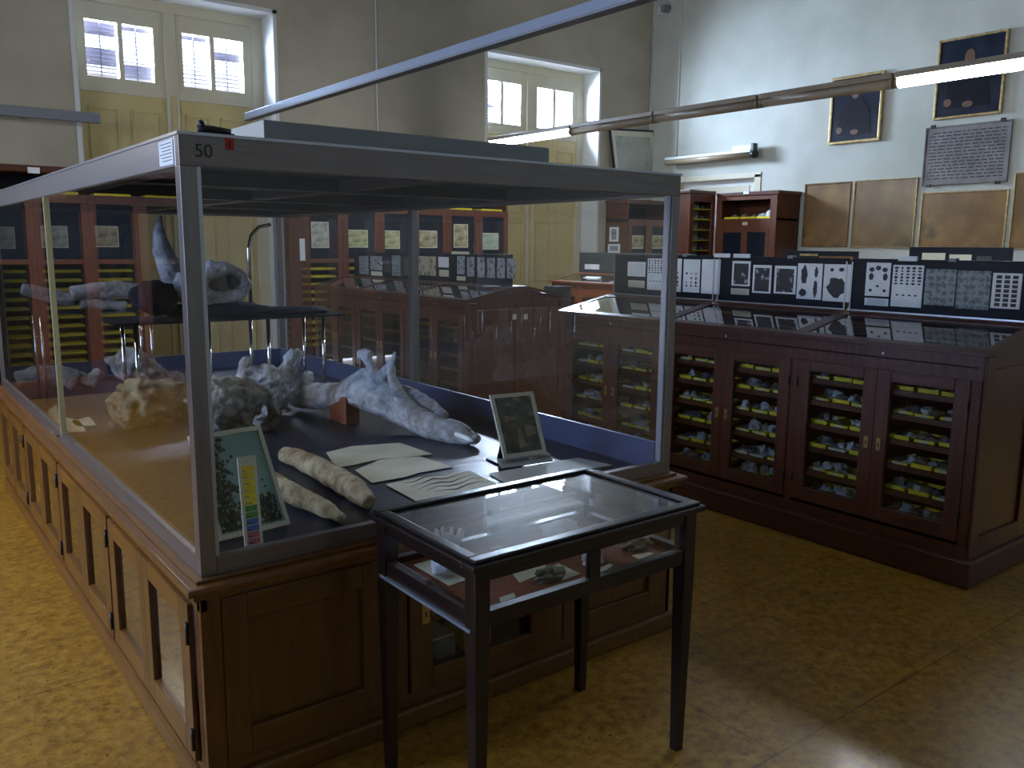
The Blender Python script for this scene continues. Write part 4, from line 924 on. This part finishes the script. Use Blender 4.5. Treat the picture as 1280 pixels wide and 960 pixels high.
# pile of skull parts left
def V(px, py, y): return at(px, py, y=y)
yy = 4.15
sk = [([V(255, 520, yy), V(275, 500, yy), V(300, 495, yy), V(325, 500, yy)], [.12, .13, .10, .07]),
      ([V(262, 540, yy), V(290, 540, yy), V(310, 540, yy)], [.07, .09, .06]),
      ([V(318, 492, yy), V(336, 498, yy), V(343, 515, yy), V(338, 530, yy), V(322, 540, yy), V(308, 541, yy)], [.05, .036, .03, .03, .035, .04]),
      ([V(300, 530, yy), V(296, 515, yy), V(302, 500, yy)], [.07, .08, .07])]
tag(bone_obj('skull_fragment', sk, 'bone_b', None, .009, .055, 1, dscale=.05), 'brownish skull piece with a curved arch behind the tree painting', 'bone')
yy = 4.45
sk = [([V(345, 512, yy), V(340, 490, yy), V(335, 472, yy)], [.06, .10, .09]), ([V(300, 470, yy), V(330, 475, yy), V(356, 478, yy)], [.05, .09, .06]),
      ([V(345, 476, yy), V(357, 458, yy), V(366, 438, yy)], [.05, .03, .022]), ([V(352, 482, yy), V(364, 466, yy), V(372, 446, yy), V(376, 438, yy)], [.05, .028, .024, .03]),
      ([V(310, 474, yy), V(304, 458, yy), V(312, 448, yy)], [.04, .03, .03])]
tag(bone_obj('vertebra', [(p, r) for p, r in sk] + [([V(342, 512, yy), Vector((V(342, 512, yy).x, yy, ZF+.03))], [.09, .10])], 'bone', None, .008, .035, 1, dscale=.04), 'bluish vertebra with raised spines between the skull pieces', 'bone')
yy = 4.62
sk = [([V(145, 522, yy), V(175, 505, yy), V(210, 505, yy), V(238, 500, yy)], [.10, .14, .13, .10]), ([V(160, 540, yy), V(195, 535, yy), V(230, 535, yy)], [.06, .09, .09]),
      ([V(165, 500, yy), V(172, 530, yy), V(190, 545, yy)], [.05, .05, .05])]
o = bone_obj('skull_fragment', sk, 'bone_y', None, .010, .07, 1, dscale=.06); tag(o, 'large yellow-ochre skull piece just left of the near steel post', 'bone')
yy = 5.5
sk = [([V(145, 465, yy), V(160, 455, yy), V(180, 470, yy), V(210, 480, yy), V(232, 478, yy)], [.09, .11, .11, .07, .07]), ([V(165, 480, yy), V(180, 492, yy)], [.10, .10])]
o = bone_obj('skull_fragment', sk, 'bone', None, .012, .07, 1, dscale=.06); tag(o, 'bluish-white bone mass behind the ochre skull piece', 'bone')
yy = 6.0
for pts, rad, lab in (([(20, 468), (45, 462), (72, 462), (95, 470)], [.05, .055, .06, .07], 'long pale bone lying near the far left corner of the case'),
                      ([(62, 452), (80, 450), (100, 452), (112, 458)], [.035, .04, .045, .04], 'bluish bone above the long pale one at the far left'),
                      ([(112, 480), (118, 470), (126, 462)], [.04, .045, .035], 'small upright pale bone left of the bluish bone mass')):
    P = [V(a, b, yy) for a, b in pts]
    o = bone_obj('long_bone', [(P, rad)], 'bone', None, .01, .03, 3); tag(o, lab, 'bone')
    zmin = min(v.co.z for v in o.data.vertices) + o.location.z
    o.location.z -= (zmin-ZF) if 'upright' in lab or 'long pale' in lab else 0
# papers
def sheet(name, pts, lab, m='paper', z=ZF+.002, th=.002, wavy=.0, motif=None):
    P = [at(a, b, z=z) for a, b in pts]
    mb = MB().prism([(p.x, p.y, z) for p in P], (0, 0, th), m)
    o = tag(build(mb, name), lab, 'paper')
    return o, P
sheet('paper_sheet', [(408, 566), (440, 558), (500, 554), (541, 568), (500, 573), (475, 574), (440, 582), (420, 585)], 'blank grey-beige sheet behind, its edge lifting over the other')
sheet('paper_sheet', [(465, 604), (444, 588), (475, 575), (525, 571), (567, 584), (525, 591), (505, 597)], 'blank grey-beige sheet in front of the first, beside the long bone')
o, P = sheet('drawing_sheet', [(482, 606), (534, 595), (588, 589), (622, 606), (575, 617), (521, 627)], 'sheet with grey wavy drawings next to the small glass table')
mb = MB()
for k in range(5):
    a = [at(503+k*10+t*14, 604+k*3-t*3.2+2*math.sin(t*2+k), z=ZF+.004) for t in range(6)]
    mb.sweep([(q.x, q.y, ZF+.0042) for q in a], [.0006, .0015, .004, .003, .0015, .0006], 'slate', 6, 1)
build(mb, 'drawn_lines', o)
o, P = sheet('text_panel', [(612, 593), (665, 583), (722, 573), (765, 582), (700, 594), (632, 604)], 'grey panel of small text in front of the forest picture', 'signgrey', ZF+.002, .004)
sheet('paper_sheet', [(60, 512), (70, 507), (76, 520), (100, 527), (108, 540), (65, 541)], 'pale folded paper far left on the case floor', 'paper')
sheet('paper_sheet', [(88, 527), (112, 521), (120, 532), (98, 533)], 'small pale paper slip left of the ochre skull piece', 'paper')
# leaning pictures
def leaning(name, lab, cat, A, Bp, top, th, fmat, fw):
    """A,B bottom corners, top: vector up the face"""
    o = empty(name, (A+Bp)/2, lab, cat); o.location.z = A.z; ORIG[o.name] = tuple(o.location)
    ex = Bp-A; n = ex.cross(top).normalized()
    if n.y > 0: n = -n
    def P(u, v, d=0): return A + ex*u + top*v + n*d
    return o, P, n
def picframe(o, P, n, fu, fv, th, fmat, pmat):
    mb = MB()
    for (u0, u1, v0, v1) in ((0, 1, 0, fv), (0, 1, 1-fv, 1), (0, fu, fv, 1-fv), (1-fu, 1, fv, 1-fv)):
        mb.prism([P(u0, v0), P(u1, v0), P(u1, v1), P(u0, v1)], n*th, fmat)
    build(mb, 'frame', o)
    return build(MB().prism([P(fu, fv), P(1-fu, fv), P(1-fu, 1-fv), P(fu, 1-fv)], n*(th*.5), pmat), 'picture', o)
A, Bp = Vector((.835, 2.605, ZF+.004)), Vector((1.085, 2.635, ZF+.004))
top = Vector((-.03, .16, .315))
o, P, n = leaning('tree_painting', 'framed painting of dark trees against a green-blue sky, leaning in the near corner', 'picture', A, Bp, top, .012, 'paper', .05)
pic = picframe(o, P, n, .055, .045, .012, 'paper', 'skypaint')
mb = MB()
def leafy(u0, v0, ru, rv, n_, seed):
    rr = random.Random(seed)
    for k in range(n_):
        u, v = u0+rr.gauss(0, ru), v0+rr.gauss(0, rv); u = min(max(u, .10), .90); v = min(max(v, .08), .92); r = rr.uniform(.008, .026)
        mb.prism([P(min(max(u+r*math.cos(t*PI/3+k), .056), .944), min(max(v+r*math.sin(t*PI/3+k), .046), .954), .0062) for t in range(6)], n*.0006, 'foliage')
leafy(.24, .50, .10, .24, 420, 1); leafy(.22, .2, .12, .1, 160, 2); leafy(.78, .18, .08, .09, 170, 3)
build(mb, 'painted_trees', pic)
build(MB().prism([P(.3, .9, 0), P(.6, .9, 0), P(.6, .9, 0)+Vector((0, .14, -.282)), P(.3, .9, 0)+Vector((0, .14, -.282))], (0, .006, 0), 'black'), 'easel_back', o)
# colour chart
A, Bp = Vector((.905, 2.475, ZF+.002)), Vector((.962, 2.470, ZF+.002)); top = Vector((-.03, .06, .275))
A = at(306, 681, y=2.475); Bp = at(329, 677, y=2.475); A.z = ZF+.003; Bp.z = ZF+.003
T = at(296, 572, y=2.54); top = T-A
o, P, n = leaning('colour_chart', 'narrow colour chart with yellow, green and blue steps, leaning before the tree painting', 'chart', A, Bp, top, .004, 'white', .05)
build(MB().prism([P(0, 0), P(1, 0), P(1, 1), P(0, 1)], n*.004, 'ywhite'), 'card', o)
mb = MB(); stp = ['pinkchip', 'pinkchip', 'bluechip', 'bluechip', 'greenchip', 'greenchip', 'yellow', 'yellow', 'yellow', 'yellow', 'yellow', 'yellow']
for k, s_ in enumerate(stp):
    v0 = .06+.07*k; mb.prism([P(.18, v0, .0041), P(.84, v0, .0041), P(.84, v0+.064, .0041), P(.18, v0+.064, .0041)], n*.0006, s_)
for k in range(12): mb.prism([P(.22, .07+.07*k, .0048), P(.55-.1*(k % 3), .07+.07*k, .0048), P(.55-.1*(k % 3), .085+.07*k, .0048), P(.22, .085+.07*k, .0048)], n*.0003, 'ink' if k < 6 else 'gilt')
build(mb, 'colour_steps', o)
# forest picture on a stand
A = at(629, 577, y=2.80); Bp = at(683, 566, y=2.80); zb = A.z
A.z = Bp.z = ZF+.035
A = Vector((at(629, 573, z=ZF+.035).x, at(629, 573, z=ZF+.035).y, ZF+.035)); Bp = at(682, 566, z=ZF+.035)
T = on(611, 494, (A.x, A.y+.06), (Bp.x, Bp.y+.06)); top = T-A
o, P, n = leaning('forest_picture', 'framed picture of dark forest and rocks on a lettered stand', 'picture', A, Bp, top, .012, 'white_plastic', .06)
pic = picframe(o, P, n, .08, .06, .012, 'ywhite', 'greenpic')
mb = MB()
for (u0, u1, v0, v1, k) in ((.42, .58, .12, .42, 'rock3'), (.20, .50, .55, .62, 'rock3'), (.62, .88, .30, .45, 'rock3')):
    mb.prism([P(u0, v0, .0062), P(u1, v0+.03, .0062), P(u1-.04, v1, .0062), P(u0+.03, v1+.04, .0062)], n*.0005, k)
build(mb, 'painted_rocks', pic)
ex = (Bp-A).normalized(); nn = Vector((ex.y, -ex.x, 0)); nn = nn if nn.y < 0 else -nn
L = (Bp-A).length
mb = MB().prism([A-ex*.03+Vector((0, 0, -.005)), Bp+ex*.02+Vector((0, 0, -.005)), Bp+ex*.02+nn*.035+Vector((0, 0, -.033)), A-ex*.03+nn*.035+Vector((0, 0, -.033))], Vector((0, .004, .004)), 'signgrey')
sg = build(mb, 'sign_strip', o, 'grey strip lettered COLECCION CUBANA')
zz = (Vector((0, 0, 1))*.028 - nn*.035).normalized(); nz_ = ex.cross(zz)
R3 = Matrix((ex, zz, nz_)).transposed()
ctr = (A+Bp)/2 + nn*.0175 + Vector((0, 0, -.0135)) + nz_*.003
text_mesh('COLECCION   CUBANA', .023, 'ink', 'lettering', sg, ctr, R3)
build(MB().prism([A-ex*.01+Vector((0, 0, -.034)), Bp+Vector((0, 0, -.034)), Bp-nn*.14+Vector((0, 0, -.034)), A-nn*.14-ex*.01+Vector((0, 0, -.034))], (0, 0, .006), 'black'), 'stand_base', o)
build(MB().prism([A+top*.5+ex*L*.2, A+top*.5+ex*L*.8, A-nn*.13+ex*L*.8+Vector((0, 0, -.03)), A-nn*.13+ex*L*.2+Vector((0, 0, -.03))], nn*-.004, 'black'), 'stand_leg', o)
# raised stand with skulls
sz = 1.24
sx0, sx1, sy0, sy1 = 1.03, 2.32, 4.66, 5.06
sh = empty('bone_stand', ((sx0+sx1)/2, 4.86, ZF), 'raised dark shelf on chrome legs inside the case, carrying skulls', 'stand')
build(B((sx0, sy0, sz-.012), (sx1, sy1, sz), 'cloth', .002), 'shelf_board', sh)
for x in (1.14, 1.52, 1.86, 2.2):
    for y in (sy0+.06, sy1-.06): build(MB().rod((x, y, ZF), (x, y, sz-.012), .011, 'chrome', 12), 'leg', sh)
hk = [(1.86, 4.98, sz), (1.86, 4.98, 1.62), (1.88, 4.98, 1.70), (1.93, 4.98, 1.75), (2.0, 4.98, 1.765)]
build(MB().sweep(hk, .011, 'chrome', 10), 'hooked_rod', sh, smooth=True)
cb = MB()
cb.blob((1.62, 4.86, sz+.035), (.30, .17, .06), 'cloth', 2, 3, .25, 1.6, True); cb.blob((2.0, 4.86, sz+.015), (.30, .15, .028), 'cloth', 5, 3, .25, 1.6, True)
tag(build(cb, 'draped_cloth', smooth=True), 'dark cloth draped over the raised shelf under the skull', 'cloth')
Y = 4.80
sk = [([V(245, 352, Y), V(262, 338, Y), V(285, 335, Y), V(303, 345, Y), V(309, 355, Y), V(300, 368, Y), V(278, 374, Y), V(255, 370, Y), V(245, 352, Y)], [.055, .05, .035, .035, .04, .04, .04, .05, .055]),
      ([V(238, 345, Y), V(232, 360, Y), V(242, 376, Y), V(262, 380, Y)], [.07, .08, .06, .04]), ([V(262, 330, Y), V(266, 325, Y)], [.02, .014]), ([V(278, 332, Y), V(280, 326, Y)], [.02, .012])]
o = tag(bone_obj('skull', sk, 'bone', None, .009, .02, 3), 'pale blue skull with a large round eye socket on the raised shelf', 'skull')
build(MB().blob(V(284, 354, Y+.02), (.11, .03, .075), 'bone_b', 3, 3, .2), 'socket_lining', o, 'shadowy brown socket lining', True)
build(MB().blob(V(289, 351, Y-.005), (.03, .02, .045), 'ink', 3, 2, .1), 'eye_hole_shade', o, 'dark hole in the socket', True)  # dark colour stands for the shade inside the hole
sk = [([V(200, 268, Y+.1), V(198, 290, Y+.1), V(202, 312, Y+.1), V(212, 335, Y+.1), V(222, 355, Y+.1), V(228, 375, Y+.1)], [.012, .03, .05, .065, .07, .06])]
tag(bone_obj('horn_bone', sk, 'bone', None, .008, .015, 3), 'tall tapering bone standing left of the pale skull', 'bone')
tag(build(MB().blob(V(192, 372, Y) , (.12, .10, .10), 'cloth', 7, 3, .3), 'cushion', smooth=True), 'dark padded rest left of the skull on the raised shelf', 'cushion')
for pts, rad, m, lab in (([(26, 361), (48, 366), (72, 372), (92, 374)], [.035, .04, .045, .04], 'bone', 'pale long bone at the far left at shelf height'),
                    ([(88, 368), (115, 364), (145, 362), (170, 364), (184, 362)], [.045, .05, .055, .05, .04], 'bone', 'bluish long bone left of the padded rest'),
                    ([(100, 378), (130, 380), (158, 382)], [.03, .035, .03], 'bone', 'slim bluish bone below the long one at shelf height')):
    P = [V(a, b, 5.6) for a, b in pts]
    tag(bone_obj('long_bone', [(P, rad)], m, None, .01, .02, 3), lab, 'bone')
zb = V(90, 384, 5.6).z-.03
o = empty('bone_stand', (1.0, 5.65, ZF), 'second raised glass shelf at the left, carrying long bones', 'stand')
xa, xb_ = V(25, 370, 5.6).x-.02, V(185, 370, 5.6).x+.03
build(B((max(xa, fx0+.06), 5.45, zb-.012), (xb_, 5.8, zb), 'tglass'), 'shelf_glass', o)
for x in (max(xa, fx0+.06)+.05, xb_-.05):
    for y in (5.5, 5.75): build(MB().rod((x, y, ZF), (x, y, zb-.012), .008, 'chrome', 10), 'leg', o)

# ------------------------------------------------------------------ small glass table
tx0, tx1, ty0, ty1 = 1.195, 2.055, 1.70, 2.225
T_ = empty('glass_table', ((tx0+tx1)/2, (ty0+ty1)/2, 0), 'small black wooden glass-topped display table on four tapering legs', 'display table')
L4 = .048
for (x, y) in ((tx0, ty0), (tx1-L4, ty0), (tx0, ty1-L4), (tx1-L4, ty1-L4)):
    mb = MB(); mb.box((x, y, .66), (x+L4, y+L4, .825), 'ebon', .002)
    k = .007; v = [(x, y), (x+L4, y), (x+L4, y+L4), (x, y+L4)]
    cx_, cy_ = x+L4/2, y+L4/2
    b0 = [mb.bm.verts.new((cx_+(p[0]-cx_)*.62, cy_+(p[1]-cy_)*.62, 0)) for p in v]; b1 = [mb.bm.verts.new((p[0], p[1], .66)) for p in v]
    mi_ = mb.mi('ebon'); mb.bm.faces.new(b0[::-1]); 
    for i in range(4): mb.bm.faces.new((b0[i], b0[(i+1) % 4], b1[(i+1) % 4], b1[i]))
    build(mb, 'leg', T_)
r = MB()
def ring(mb, z0, z1, ins, th, m, bev=.002):
    a, b, c_, d_ = tx0+ins, tx1-ins, ty0+ins, ty1-ins
    mb.box((a, c_, z0), (b, c_+th, z1), m, bev).box((a, d_-th, z0), (b, d_, z1), m, bev).box((a, c_+th, z0), (a+th, d_-th, z1), m, bev).box((b-th, c_+th, z0), (b, d_-th, z1), m, bev)
ring(r, .655, .70, .006, .03, 'ebon'); ring(r, .785, .825, .006, .03, 'ebon')
build(r, 'rail', T_)
r = MB(); r.box((tx0-.004, ty0+.02, .646), (tx0+.02, ty1-.02, .655), 'railgrey', .001); build(r, 'lit_lower_edge', T_, 'thin grey lower edge')  # left side only: light on the dark lower edge put in as grey
r = MB(); ring(r, .825, .845, -.02, .055, 'ebon', .005); ring(r, .845, .855, -.008, .035, 'ebon', .004); build(r, 'lid_frame', T_)
build(B((tx0+.02, ty0+.02, .840), (tx1-.02, ty1-.02, .845), 'lidglass'), 'lid_glass', T_)
xm = (tx0+tx1)/2
for yq in (ty0+.004, ty1-.03): build(B((xm-.018, yq, .70), (xm+.018, yq+.026, .785), 'ebon', .002), 'mullion', T_)
for nm, a, b in (('side_glass', (tx0+.045, ty0+.014, .695), (tx1-.045, ty0+.017, .79)), ('side_glass', (tx0+.045, ty1-.017, .695), (tx1-.045, ty1-.014, .79)), ('side_glass', (tx0+.014, ty0+.045, .695), (tx0+.017, ty1-.045, .79)), ('side_glass', (tx1-.017, ty0+.045, .695), (tx1-.014, ty1-.045, .79))):
    build(B(a, b, 'glass'), nm, T_)
build(B((tx0+.03, ty0+.03, .672), (tx1-.03, ty1-.03, .680), 'felt'), 'display_floor', T_, 'red-brown felt floor')
q = at(834, 666, y=ty1-.05)
build(B((tx1-.040, ty1-.085, .735), (tx1-.032, ty1-.065, .757), 'white', .001), 'number_tab', T_)
def card(pts, lab, m='paper'):
    P = [at(a, b, z=.6825) for a, b in pts]
    P = [Vector((min(max(p.x, tx0+.034), tx1-.034), min(max(p.y, ty0+.034), ty1-.034), .6805)) for p in P]
    return tag(build(MB().prism(P, (0, 0, .002), m), 'name_card'), lab, 'card')
card([(517, 706), (547, 697), (590, 722), (562, 732)], 'pale card under the white coral in the small table')
card([(624, 747), (642, 741), (645, 746), (626, 754)], 'small card by the front corner leg in the small table')
card([(672, 717), (698, 704), (726, 717), (700, 726)], 'pale card under the dark green stone')
card([(748, 678), (766, 675), (768, 680), (752, 685)], 'small card behind the central mullion')
card([(748, 711), (762, 704), (767, 706), (752, 716)], 'small card in front, just right of the central mullion')
card([(790, 694), (812, 690), (817, 692), (799, 699)], 'small card in front of the grey-brown rough stone')
card([(640, 716), (676, 704), (692, 711), (650, 728)], 'wide pale card left of the dark green stone')
TF = .683
p = at(563, 722, z=TF)
mb = MB(); cc = Vector((p.x+.01, p.y+.03, TF+.034))
mb.blob(cc, (.05, .042, .045), 'white', 4, 3, .35, 2.6, True)
rr = random.Random(4)
for k in range(30):
    a = rr.uniform(0, 2*PI); t = rr.uniform(.1, .62); d_ = Vector((math.cos(a)*t, math.sin(a)*t*.8, 1)).normalized()
    e = cc + d_*rr.uniform(.07, .118)
    mb.sweep([cc+d_*.02, cc+d_*.055, e], [.016, .010, .005], 'white', 7)
M['coral'] = noisy('white_coral', (.55, .56, .58), (.75, .77, .80), 20, .6, bump=.4)
mb.mats = ['coral']
tag(build(mb, 'coral', smooth=True), 'white branching coral standing in the left corner of the small table', 'coral')
for nm, px, r, m, sd, lab in (('mineral_specimen', (688, 719), (.050, .028, .022), 'rock4', 21, 'flat dark green stone on a pale card in the small table'),
                      ('mineral_specimen', (795, 679), (.052, .034, .030), 'rock3', 5, 'rough grey-brown stone at the right of the small table'),
                      ('mineral_specimen', (741, 697), (.034, .024, .034), 'rock1', 8, 'bluish-grey upright stone behind the central mullion'),
                      ('fossil', (622, 694), (.075, .05, .016), 'bone_y', 9, 'flat ochre fossil slab next to the coral')):
    p = at(*px, z=TF+r[2]*.5)
    tag(build(MB().blob((p.x, p.y, TF+r[2]*.55), r, m, sd, 4, .5, 2.4, True), nm, smooth=True), lab, 'mineral' if nm[0] == 'm' else 'fossil')
p = at(762, 640, z=TF+.03)
mb = MB().blob((1.80, 2.06, TF+.03), (.075, .045, .034), 'coral', 6, 3, .35, 1.6, True)
tag(build(mb, 'shell', smooth=True), 'large creamy shell at the back right of the small table', 'shell')
# yellow boxes behind the case's front door
for k, (x0, x1, z0, z1, m, lab) in enumerate(((1.66, 1.92, .345, .40, 'yellow', 'long yellow box on the upper shelf behind the case front door'), (1.44, 1.62, .345, .372, 'gilt', 'low tan box on the upper shelf behind the case front door'), (1.66, 1.78, .17, .235, 'yellow', 'yellow box on the lower shelf behind the case front door'), (1.46, 1.62, .17, .25, 'rock2', 'dark stone box on the lower shelf behind the case front door'))):
    mb = MB().box((x0, cy0+.06, z0), (x1, cy0+.2, z1), m, .003).box((x0+.005, cy0+.062, z1), (x1-.005, cy0+.198, z1+.006), 'paper')
    tag(build(mb, 'storage_box'), lab, 'box')
